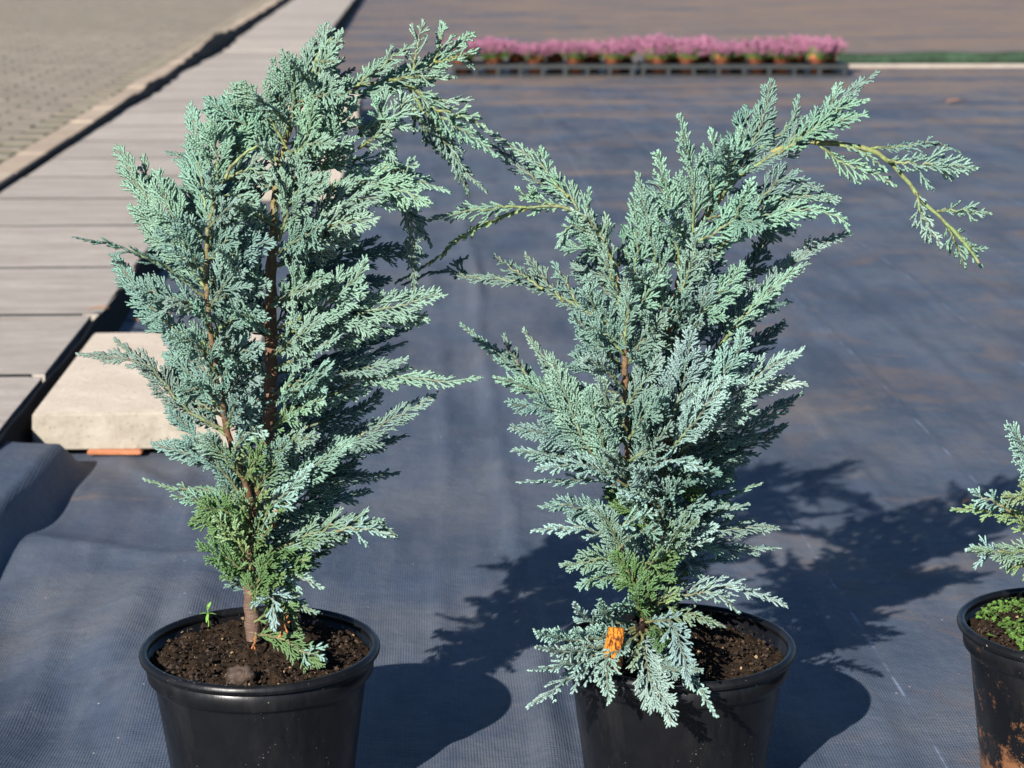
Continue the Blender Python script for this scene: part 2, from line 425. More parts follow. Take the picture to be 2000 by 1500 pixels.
ca, sa = math.cos(ROTG), math.sin(ROTG)
for row in range(168):
    for c in range(40):
        lx = -.117 - .1 - c * .2 - (row % 2) * .1; ly = 2.1 + row * .1
        cx = left_edge(ly) + lx * ca; cy = ly + lx * sa
        if cx < -7.5 or cy < 1.95 or cy > 18.8: continue
        sx = 1000 + F * cx / cy
        cands.append((cx, cy, 1 if sx > -70 else 0))
vis = sorted([c for c in cands if c[2] and c[1] < 18.5], key=lambda c: c[1])
parts = set(c[:2] for c in vis[:300]); BV = []; BQ = []
proto = np.array([v.co[:] for v in pvm[0].vertices]); pq = [tuple(p.vertices) for p in pvm[0].polygons]
PV = []; PF = []
for c in cands:
    z = .0008 + random.uniform(-.0012, .0012)
    if c[:2] in parts:
        o = obj('paver', pvm[random.randrange(3)], MPAVE, pav); o.location = (c[0], c[1], z)
        o.rotation_euler = (random.uniform(-.004, .004), random.uniform(-.004, .004), ROTG + random.uniform(-.008, .008))
    else:
        b = len(PV)
        for q in proto: PV.append((c[0] + q[0] * ca - q[1] * sa, c[1] + q[0] * sa + q[1] * ca, z + q[2]))
        PF += [tuple(b + k for k in f) for f in pq[:-1]]
o = obj('distant_pavers', py_mesh('distant_pavers', PV, PF), MPAVE, pav); o['kind'] = 'stuff'

# crumpled black edging cloth between the path and the paving
n = 420; yy = np.linspace(5.2, 25, n)
hh = .066 + .012 * hash_noise(yy * 2.1, yy * 0, 31) * sstep(5.5, 8, yy) + .020 * hash_noise(yy * 6, yy * 0, 32) * sstep(7, 9, yy) + .04 * np.exp(-((yy - 11.9) / .9) ** 2)
wd = .006 + .030 * hash_noise(yy * 1.6, yy * 0, 33) * sstep(6, 8.5, yy) + .02 * hash_noise(yy * 7, yy * 0, 34) * sstep(6, 8, yy) + .05 * np.exp(-((yy - 12) / 1.0) ** 2)
ex = left_edge(yy) + .001
rows = [np.stack([ex - .012, yy, .052 + 0 * yy], 1), np.stack([ex - .010, yy, hh], 1), np.stack([ex + .004, yy, hh + .003], 1), np.stack([ex + .004 + wd, yy, .0665 + .004 * hash_noise(yy * 9, yy * 0, 35)], 1), np.stack([ex + .006 + wd, yy, .02 + 0 * yy], 1)]
V = np.concatenate(rows); Q = []
for r_ in range(4):
    k = np.arange(n - 1) + r_ * n; Q.append(np.stack([k, k + 1, k + n + 1, k + n], 1))
o = obj('edging_cloth', np_mesh('edging_cloth', V, np.concatenate(Q)), MBLACK)
tag(o, 'crumpled black edging cloth between slab path and block paving', 'edging')

# black cloth turned up against the right flank of the slab path
n = 500; yy = np.linspace(2.62, 25, n); ex = -.6335 - .0447 * yy + .012 + .006 * hash_noise(yy * 1.7, yy * 0, 41); up_ = np.where(yy > 11.6, .005, 0); ex = ex + np.where(yy > 11.6, .05, 0)
top = .060 + up_ + .007 * (hash_noise(yy * 2.6, yy * 0, 42) - .5) + .006 * (hash_noise(yy * 9, yy * 0, 43) - .5)
rows = [np.stack([ex - .004, yy, top - .004], 1), np.stack([ex, yy, top], 1), np.stack([ex + .005, yy, top - .003], 1), np.stack([ex + .008, yy, top * .5], 1), np.stack([ex + .022 + .012 * hash_noise(yy * 4, yy * 0, 44), yy, .0 * yy - .002], 1)]
V = np.concatenate(rows); Q = []
for r_ in range(4):
    k = np.arange(n - 1) + r_ * n; Q.append(np.stack([k, k + 1, k + n + 1, k + n], 1))
o = obj('edging_cloth', np_mesh('edging_cloth', V, np.concatenate(Q)), MBLACK)
tag(o, 'black cloth turned up along the fabric side of the slab path', 'edging')

# ------------------------------------------------------------------ loose concrete slabs
def loose_slab(loc, lx, ly, lz, rz, label, group, rs, z0=.0):
    o = obj('concrete_slab', box_mesh('concrete_slab', lx, ly, lz, .005, .0012, rs), MBLOCK); o.location = (loc[0], loc[1], z0); o.rotation_euler = (0, 0, rz)
    o.data.materials.append(MAGG)
    for pg in o.data.polygons:
        if abs(pg.normal.z) < .9: pg.material_index = 1
    return tag(o, label, 'slab', group)
fl = at_z(66, 876, .008); W0, D0 = .315, .615
loose_slab((fl[0] + W0 / 2 * math.cos(.045) - D0 / 2 * math.sin(.045), fl[1] + D0 / 2), W0, D0, .058, .045, 'pale concrete slab propped on an orange tile beside the slab path', 'loose concrete slabs', 41, .008)
t = obj('tile', box_mesh('tile', .085, .16, .0066, .003, .001, 42), mat_plain('orange_clay', (.34, .13, .06), .2, .8, 60, .001)); tp = at_z(226, 884, .001)
t.location = (tp[0], tp[1] + .068, .001); tag(t, 'thin orange clay tile wedged under the pale concrete slab', 'tile')
p = at_z(600, 392, 0); loose_slab((p[0] - .06, p[1] + .30), .30, .60, .06, ROTG, 'pale concrete slab lying on the fabric behind the bushy conifer', 'loose concrete slabs', 43, .001)
p = at_z(688, 256, 0); loose_slab((p[0] - .15, p[1] + .45), .30, .62, .08, ROTG, 'thick pale concrete slab farther along the path edge', 'loose concrete slabs', 44, .001)

# ------------------------------------------------------------------ pots
def lathe(prof, seg=112):
    th = np.arange(seg) * 2 * math.pi / seg; prof = np.array(prof); n = len(prof)
    V = np.stack([prof[:, 0][:, None] * np.cos(th), prof[:, 0][:, None] * np.sin(th), np.repeat(prof[:, 1][:, None], seg, 1)], -1).reshape(-1, 3)
    i = np.arange(n - 1)[:, None] * seg; j = np.arange(seg)[None]; k = (j + 1) % seg
    return V, np.stack([i + j, i + k, i + seg + k, i + seg + j], -1).reshape(-1, 4)
PH = .155
def make_pot(loc, mat, label, seed, soil_drop=.011, green=False):
    pot = empty('plant_pot', loc); tag(pot, label, 'plant pot', 'black nursery pots on the fabric')
    body = [(.001, .004), (.070, .004), (.074, 0), (.0795, .001), (.0812, .005), (.0970, .1225), (.0982, .1255), (.1018, .1275), (.1038, .1300), (.1052, .1480), (.1035, .1482), (.1005, .1300), (.0950, .1240), (.0780, .008), (.001, .008)]
    obj('pot_body', np_mesh('pot_body', *lathe(body)), mat, pot)
    a = np.linspace(0, 2 * math.pi, 13)
    rim = [(.1063 + .0042 * math.cos(q), .1500 + .0046 * math.sin(q)) for q in a]
    obj('rim', np_mesh('rim', *lathe(rim)), mat, pot)
    # soil: lumpy disc
    r = np.random.default_rng(seed); nr, na = 64, 200
    rr = np.linspace(0, 1, nr) ** .8 * .1008; th = np.arange(na) * 2 * math.pi / na
    RX = rr[:, None] * np.cos(th); RY = rr[:, None] * np.sin(th)
    z = PH - soil_drop + .006 * (hash_noise(RX * 55 + seed, RY * 55, seed) - .5) + .0065 * (hash_noise(RX * 130, RY * 130 + seed, seed + 1) - .5) + .004 * (hash_noise(RX * 320, RY * 320, seed + 2) - .5)
    z -= .0045 * sstep(.085, .1, rr)[:, None]; z += .006 * np.exp(-(rr / .03) ** 2)[:, None]
    V = np.stack([RX, RY, z], -1).reshape(-1, 3)
    i = np.arange(nr - 1)[:, None] * na; j = np.arange(na)[None]; k = (j + 1) % na
    Q = np.stack([i + j, i + k, i + na + k, i + na + j], -1).reshape(-1, 4)
    so = obj('soil', np_mesh('soil', V, Q), MSOIL, pot)
    # crumbs
    CV = []; CF = []; cc = []
    for q in range(900):
        ra = math.sqrt(r.random()) * .095; ta = r.random() * 6.283; s_ = r.uniform(.0007, .0022) * (1.8 if r.random() < .05 else 1)
        c = np.array([ra * math.cos(ta), ra * math.sin(ta), PH - soil_drop + .003 + r.uniform(-.003, .003)]); b = len(CV)
        for d in ((1, 0, 0), (-1, 0, 0), (0, 1, 0), (0, -1, 0), (0, 0, 1), (0, 0, -1)): CV.append(c + np.array(d) * s_ * r.uniform(.5, 1.2, 3) + r.normal(0, .0005, 3))
        for f in ((0, 2, 4), (2, 1, 4), (1, 3, 4), (3, 0, 4), (2, 0, 5), (1, 2, 5), (3, 1, 5), (0, 3, 5)): CF.append(tuple(b + x for x in f))
        col = (.022, .014, .009) if r.random() < .8 else ((.05, .03, .017) if r.random() < .85 else (.24, .16, .09))
        cc += [col] * 6
    cr = obj('soil_crumbs', np_mesh('soil_crumbs', CV, CF, cols=np.array(cc) , smooth=False), MATTR, so); cr['kind'] = 'stuff'
    if green:
        MV = []; MF = []; mc = []
        for q in range(2600):
            ra = math.sqrt(r.random()) * .092; ta = r.random() * 6.283; x, y = ra * math.cos(ta), ra * math.sin(ta)
            if hash_noise(np.array(x * 38 + 3), np.array(y * 38), 77) < .30: continue
            c = np.array([x, y, PH - soil_drop + .004 + r.uniform(-.001, .003)]); a0 = r.random() * 6.283; s_ = r.uniform(.0012, .003); b = len(MV)
            up = np.array([r.normal(0, .5), r.normal(0, .5), 1.]); up /= np.linalg.norm(up); e1 = nrmz(np.cross(up, [math.cos(a0), math.sin(a0), .1])); e2 = np.cross(up, e1)
            for u_, v_, w_ in ((-1, -.5, 0), (0, -1, .3), (1, -.4, 0), (1, .5, .2), (0, 1, 0), (-1, .5, .3)): MV.append(c + s_ * (e1 * u_ + e2 * v_ + up * w_))
            MF += [(b, b + 1, b + 2, b + 3), (b + 3, b + 4, b + 5, b)]
            mc += [np.array([.075, .145, .028]) * r.uniform(.5, 1.4)] * 6
        mo = obj('moss', np_mesh('moss', MV, MF, cols=np.array(mc), smooth=False), MATTR, so); mo['kind'] = 'stuff'
    return pot
POT1 = np.array([-.232, 1.785]); POT2 = np.array([.152, 1.793]); POT3 = np.array([.535, 1.8425])
MPOT = mat_pot('black_pot_plastic', .2); MPOTD = mat_pot('muddy_pot_plastic', 1.0)
make_pot((POT1[0], POT1[1], 0), MPOT, 'black pot with bare crumbly soil and a tiny seedling', 3)
make_pot((POT2[0], POT2[1], 0), MPOT, 'black pot with blue sprays hanging over its rim and orange tag', 8, .016)
make_pot((POT3[0], POT3[1], 0), MPOTD, 'black pot splashed with brown mud, green moss on its soil', 14, .009, True)

# ------------------------------------------------------------------ conifer foliage generator
PAL = dict(blue=((.082, .150, .122), (.152, .252, .214)), pale=((.118, .200, .176), (.215, .330, .295)), mint=((.108, .196, .138), (.172, .288, .220)),
           green=((.062, .128, .034), (.092, .172, .072)), mid=((.082, .158, .056), (.170, .275, .230)), deep=((.070, .130, .106), (.122, .212, .176)),
           yel=((.140, .195, .055), (.150, .250, .145)), dead=((.26, .09, .025), (.36, .14, .045)))
PX = 1 / 2120.0                   # metres per photo pixel at the plants

def kids(par, sp, u0, ang, lf, lmin, lmax, r, tilt, skip=.06):
    """alternate side shoots of many parents at once; par = dict of arrays b,d,c,n,L,t"""
    L = par['L']; cnt = np.maximum(((L * (.97 - u0)) / sp).astype(int), 0); cnt[L < lmin] = 0
    idx = np.repeat(np.arange(len(L)), cnt)
    if len(idx) == 0: return None
    first = np.cumsum(cnt) - cnt; k = np.arange(len(idx)) - np.repeat(first, cnt)
    u = u0 + (k + .5 + rng.uniform(-.25, .25, len(idx))) * sp / L[idx]; u = np.clip(u, u0, .97)
    keep = rng.random(len(idx)) > skip; idx, u, k = idx[keep], u[keep], k[keep]
    b, d, c, n, l = par['b'][idx], par['d'][idx], par['c'][idx], par['n'][idx], L[idx]
    pos = b + l[:, None] * (u[:, None] * d + (u ** 2)[:, None] * c)
    T = nrmz(d + 2 * u[:, None] * c); B = nrmz(np.cross(n, T)); n = np.cross(T, B)
    sg = np.where((k + idx) % 2 == 0, 1., -1.); a = ang * rng.uniform(.82, 1.15, len(idx))
    dd = T * np.cos(a)[:, None] + B * (sg * np.sin(a))[:, None] + n * rng.normal(0, .10, len(idx))[:, None]; dd = nrmz(dd)
    ln = np.clip(lf * l * (1.04 - u) * rng.uniform(.7, 1.15, len(idx)) + .0032, 0, lmax)
    cv = .22 * (T - dd * np.sum(T * dd, 1, keepdims=True)) + rng.normal(0, .05, (len(idx), 3))
    nn = nrmz(n + dd * 0 + B * rng.normal(0, tilt, len(idx))[:, None] + T * rng.normal(0, tilt * .6, len(idx))[:, None])
    nn = nrmz(nn - dd * np.sum(nn * dd, 1, keepdims=True))
    return dict(b=pos, d=dd, c=cv, n=nn, L=ln, t=par['t'][idx] + u * .25 * (1 - par['t'][idx]) + .1, r=np.full(len(idx), r))

UR = np.array([0, .3, .72, 1.0]); RR = np.array([.72, .92, 1.10, .52])
def twig_mesh(name, sets, cb, ct, jit):
    P_ = {k: np.concatenate([s[k] for s in sets]) for k in ('b', 'd', 'c', 'n', 'L', 't', 'r')}
    N = len(P_['L']); u = UR[None, :, None]; L = P_['L'][:, None, None]
    pos = P_['b'][:, None] + L * (u * P_['d'][:, None] + u ** 2 * P_['c'][:, None])
    T = nrmz(P_['d'][:, None] + 2 * u * P_['c'][:, None]); Sd = nrmz(np.cross(np.broadcast_to(P_['n'][:, None], T.shape), T)); Nn = np.cross(T, Sd)
    rad = P_['r'][:, None] * RR[None] * rng.uniform(.9, 1.1, (N, 4)); rad = rad[..., None]
    V = np.stack([pos + rad * Sd, pos + .66 * rad * Nn, pos - rad * Sd, pos - .66 * rad * Nn], 2)      # N,4 rings,4,3
    V = V.reshape(-1, 3); base = np.arange(N)[:, None] * 16
    q = []
    for k in range(3):
        for j in range(4): q.append([k * 4 + j, k * 4 + (j + 1) % 4, k * 4 + 4 + (j + 1) % 4, k * 4 + 4 + j])
    q.append([12, 13, 14, 15]); q = np.array(q)
    Q = (base[:, :, None] + q[None]).reshape(-1, 4)
    tt = np.clip(P_['t'][:, None] + .30 * UR[None] + rng.normal(0, .12, (N, 1)), 0, 1.15)
    col = cb[None, None] * (1 - tt[..., None]) + ct[None, None] * tt[..., None]
    col = col * (1 + rng.normal(0, jit, (N, 1, 1)))
    col = np.repeat(col[:, :, None], 4, 2).reshape(-1, 3)
    al = np.repeat((UR[None] * P_['L'][:, None])[..., None], 4, 2).reshape(-1)
    return np_mesh(name, V, Q, cols=np.clip(col, 0, 1), along=al)

TOTAL = [0, 0]
def frond(plant, pts, W, nrm, pal='blue', r0=1.9, bare=.10, wood=None, peak=.30, dens=1.0, twr=.00100, tipw=.18):
    """one branch: a tapering stem along pts and the flat foliage it carries (child)"""
    n = 26; A = catmull(pts, n); seg = np.linalg.norm(np.diff(A, axis=0), axis=1); L = seg.sum(); ts = np.linspace(0, 1, n)
    A = A + .0012 * rng.normal(0, 1, (n, 3)) * np.sin(ts * math.pi)[:, None]
    cb, ct = (np.array(v) for v in PAL[pal]); hue = (1 + rng.normal(0, .03, 3)) * rng.uniform(.88, 1.08) * np.array([1 + .12 * rng.random() ** 2, 1, 1]); cb = cb * hue; ct = ct * hue
    # stem
    rad = (r0 * PX) * .62 * (1 - ts) ** 1.1 + .00095
    ww = np.array(wood if wood is not None else (.17, .20, .075)); stemc = ww[None] * (1 - ts[:, None]) ** 1.4 + (cb * .7 + ct * .3)[None] * (1 - (1 - ts[:, None]) ** 1.4)
    V, Q, cc, al = tube(A, rad, 6, stemc); br = obj('branch', np_mesh('branch', V, Q, cc, al), MSTEM, plant)
    # side shoots
    opn = pal in ('mint', 'pale', 'yel') and W < 46 * PX
    if opn: dens, twr = .74, twr * 1.16
    W = W * ((2.0 if W < 30 * PX else 1.6) if opn else 1.75); sp = np.clip(W * .062, .0023, .0033) / dens
    m = max(int(L * (1 - bare) / sp), 3); u = bare + (1 - bare) * (np.arange(m) + .5 + rng.uniform(-.22, .22, m)) / m
    keep = rng.random(m) > .05; sgn = np.where(np.arange(m) % 2 == 0, 1., -1.)[keep]; u = u[keep]; m = len(u)
    pos = np.stack([np.interp(u, ts, A[:, k]) for k in range(3)], 1); G = nrmz(np.gradient(A, axis=0)); T = nrmz(np.stack([np.interp(u, ts, G[:, k]) for k in range(3)], 1))
    nb = np.broadcast_to(np.asarray(nrm, float), T.shape); nb = nrmz(nb - T * np.sum(nb * T, 1, keepdims=True)); B = np.cross(nb, T)
    x = (u - bare) / (1 - bare)
    env = np.clip((x + .10) / (peak + .10), 0, 1) ** .8 * (1 - np.clip((x - peak) / (1 - peak), 0, 1) ** 1.15 * (1 - tipw))
    big = .72 + .28 * hash_noise(u * L / .022 + rng.uniform(0, 50), sgn * 3.3, 5)
    ln = np.clip(W * env * big * rng.uniform(.82, 1.15, m), .005, None)
    ln = np.minimum(ln, (1 - u) * L * 1.05 + .0075)
    a = rng.uniform(.50, .74, m) - .10 * x
    d = nrmz(T * np.cos(a)[:, None] + B * (sgn * np.sin(a))[:, None] + nb * rng.normal(0, .10, m)[:, None])
    c = .34 * (T - d * np.sum(T * d, 1, keepdims=True)) + nb * rng.normal(0, .07, m)[:, None]
    c[:, 2] -= .05
    nn = nrmz(nb + B * rng.normal(0, .15, m)[:, None] + T * rng.normal(0, .12, m)[:, None]); nn = nrmz(nn - d * np.sum(nn * d, 1, keepdims=True))
    s1 = dict(b=pos, d=d, c=c, n=nn, L=ln, t=x * .6, r=np.full(m, twr))
    # the stem's own tip
    tip = dict(b=A[-3:-2], d=nrmz(A[-1:] - A[-3:-2]), c=np.zeros((1, 3)), n=nb[-1:], L=np.array([np.linalg.norm(A[-1] - A[-3]) + .003]), t=np.array([.8]), r=np.array([twr * 1.1]))
    sets = [s1, tip]
    s2 = kids(s1, .0031 / dens, .22, .50, .42, .0080, .026, twr * .97, .10, .10)
    if s2:
        sets.append(s2); s3 = kids(s2, .0030 / dens, .32, .50, .45, .0105, .010, twr * .95, .08)
        if s3: sets.append(s3)
    me = twig_mesh('foliage', sets, cb, ct, .07); fo = obj('foliage', me, MFOL, br)
    TOTAL[0] += 1; TOTAL[1] += len(me.polygons) * 2
    return br

def trace(px, Yp, d0, d1, bow=0.0):
    """photo pixels -> points; depth goes from Yp+d0 at the first to Yp+d1 at the last"""
    n = len(px); s = np.concatenate([[0], np.cumsum([math.dist(px[i], px[i + 1]) for i in range(n - 1)])]); s = s / s[-1]
    return np.array([at_y(x, y, Yp + d0 + (d1 - d0) * t + bow * math.sin(math.pi * t)) for (x, y), t in zip(px, s)])

def facing(tilt, side=0.0, j=.22):
    """spray normal: 0 faces the camera, 1 lies flat"""
    v = np.array([-.30 + side, -(1 - tilt) - .05, .25 + tilt * 1.1]) + rng.normal(0, j, 3); return v / np.linalg.norm(v)

def stem(plant, name, pts, radii, cols, mat, sides=12, n=70):
    A = catmull(pts, n); t = np.linspace(0, 1, n); A[1:-1] += rng.normal(0, .0005, (n - 2, 3))
    k = np.linspace(0, 1, len(radii)); rad = np.interp(t, k, radii) * (1 + .10 * np.maximum(0, np.sin(t * n * .9)) ** 3 + rng.normal(0, .05, n))
    kc = np.linspace(0, 1, len(cols)); cc = np.stack([np.interp(t, kc, [c[i] for c in cols]) for i in range(3)], 1)
    V, Q, cl, al = tube(A, rad, sides, cc); return obj(name, np_mesh(name, V, Q, cl, al), mat, plant), A

def inside(poly, x, y):
    c = False; n = len(poly); j = n - 1
    for i in range(n):
        xi, yi = poly[i]; xj, yj = poly[j]
        if (yi > y) != (yj > y) and x < (xj - xi) * (y - yi) / (yj - yi) + xi: c = not c
        j = i
    return c

def fill(plant, axis_px, Yp, poly, step, lens, d_rng, pals, wfac=.34, tilts=(0, .5), start=0.0, depth0=0.0, angs=(30, 62), cap=999):
    """sprays leaving a leader on both sides, kept inside the crown's outline"""
    a = catmull(np.array(axis_px, float), 200); s = np.concatenate([[0], np.cumsum(np.linalg.norm(np.diff(a, axis=0), axis=1))])
    q = start; k = 0; made = 0
    while q < s[-1] and made < cap:
        i = min(int(np.searchsorted(s, q)), 198); p = a[i]; t = nrmz(a[min(i + 2, 199)] - a[max(i - 2, 0)]); sd = 1 if k % 2 == 0 else -1; k += 1
        q += step * rng.uniform(.75, 1.25)
        an = R(rng.uniform(*angs)) * sd; d = np.array([t[0] * math.cos(an) - t[1] * math.sin(an), t[0] * math.sin(an) + t[1] * math.cos(an)])
        L = rng.uniform(*lens)
        for _ in range(12):
            e = p + d * L
            if inside(poly, *e): break
            L *= .86
        if L < 34: continue
        m_ = p + d * L * .5 + np.array([0, -1]) * L * rng.uniform(-.04, .07); e = e + np.array([0, 1]) * L * rng.uniform(-.06, .08)
        dep = rng.uniform(*d_rng)
        pal = pals(p[1]) if callable(pals) else pals
        frond(plant, trace([tuple(p), tuple(m_), tuple(e)], Yp, depth0, depth0 + dep), L * wfac * PX * rng.uniform(.85, 1.2), facing(rng.uniform(*tilts)), pal, r0=1.4, bare=.06)
        made += 1

BARK = [(.105, .070, .050), (.12, .072, .048), (.155, .085, .050), (.16, .085, .045), (.18, .12, .05), (.20, .22, .08), (.17, .24, .09)]
RED = [(.14, .075, .046), (.18, .085, .048), (.19, .095, .052), (.18, .125, .06), (.15, .18, .07), (.20, .27, .10)]

# ================================================================== conifer one (pot with seedling)
Y1 = 1.79
c1 = empty('conifer', (POT1[0], POT1[1], PH - .011)); tag(c1, 'bushy blue-green conifer with two upright stems above bare soil', 'conifer', 'potted blue conifers')
TR1 = [(496, 1250), (490, 1170), (486, 1080), (492, 990), (508, 920), (522, 850), (528, 760), (530, 660), (528, 560), (534, 450), (541, 360), (560, 270), (590, 190), (622, 110), (650, 75)]
LD1 = [(492, 985), (470, 920), (446, 850), (432, 780), (418, 700), (408, 620), (404, 540), (406, 460), (420, 390), (450, 328), (478, 298), (505, 284)]
stem(c1, 'trunk', trace(TR1, Y1, .005, .02), [.0070, .0064, .0062, .0066, .0062, .0058, .0048, .0036, .0026, .0018, .0012], BARK, MBARK)
stem(c1, 'leader', trace(LD1, Y1, .0, -.03, -.02), [.0032, .0029, .0027, .0025, .0023, .0020, .0017, .0012], RED, MSTEM, 8)
OUT1 = [(640, 62), (560, 120), (470, 175), (405, 200), (372, 210), (300, 290), (240, 300), (262, 400), (300, 480), (225, 505), (250, 560), (310, 640), (330, 700), (300, 780), (330, 880),
        (380, 960), (400, 1050), (440, 1130), (470, 1180), (530, 1190), (580, 1160), (600, 1080), (700, 1000), (720, 930), (760, 850), (780, 760), (770, 680), (800, 640), (830, 590), (760, 560),
        (790, 500), (800, 420), (830, 380), (770, 320), (720, 270), (700, 180), (665, 120)]
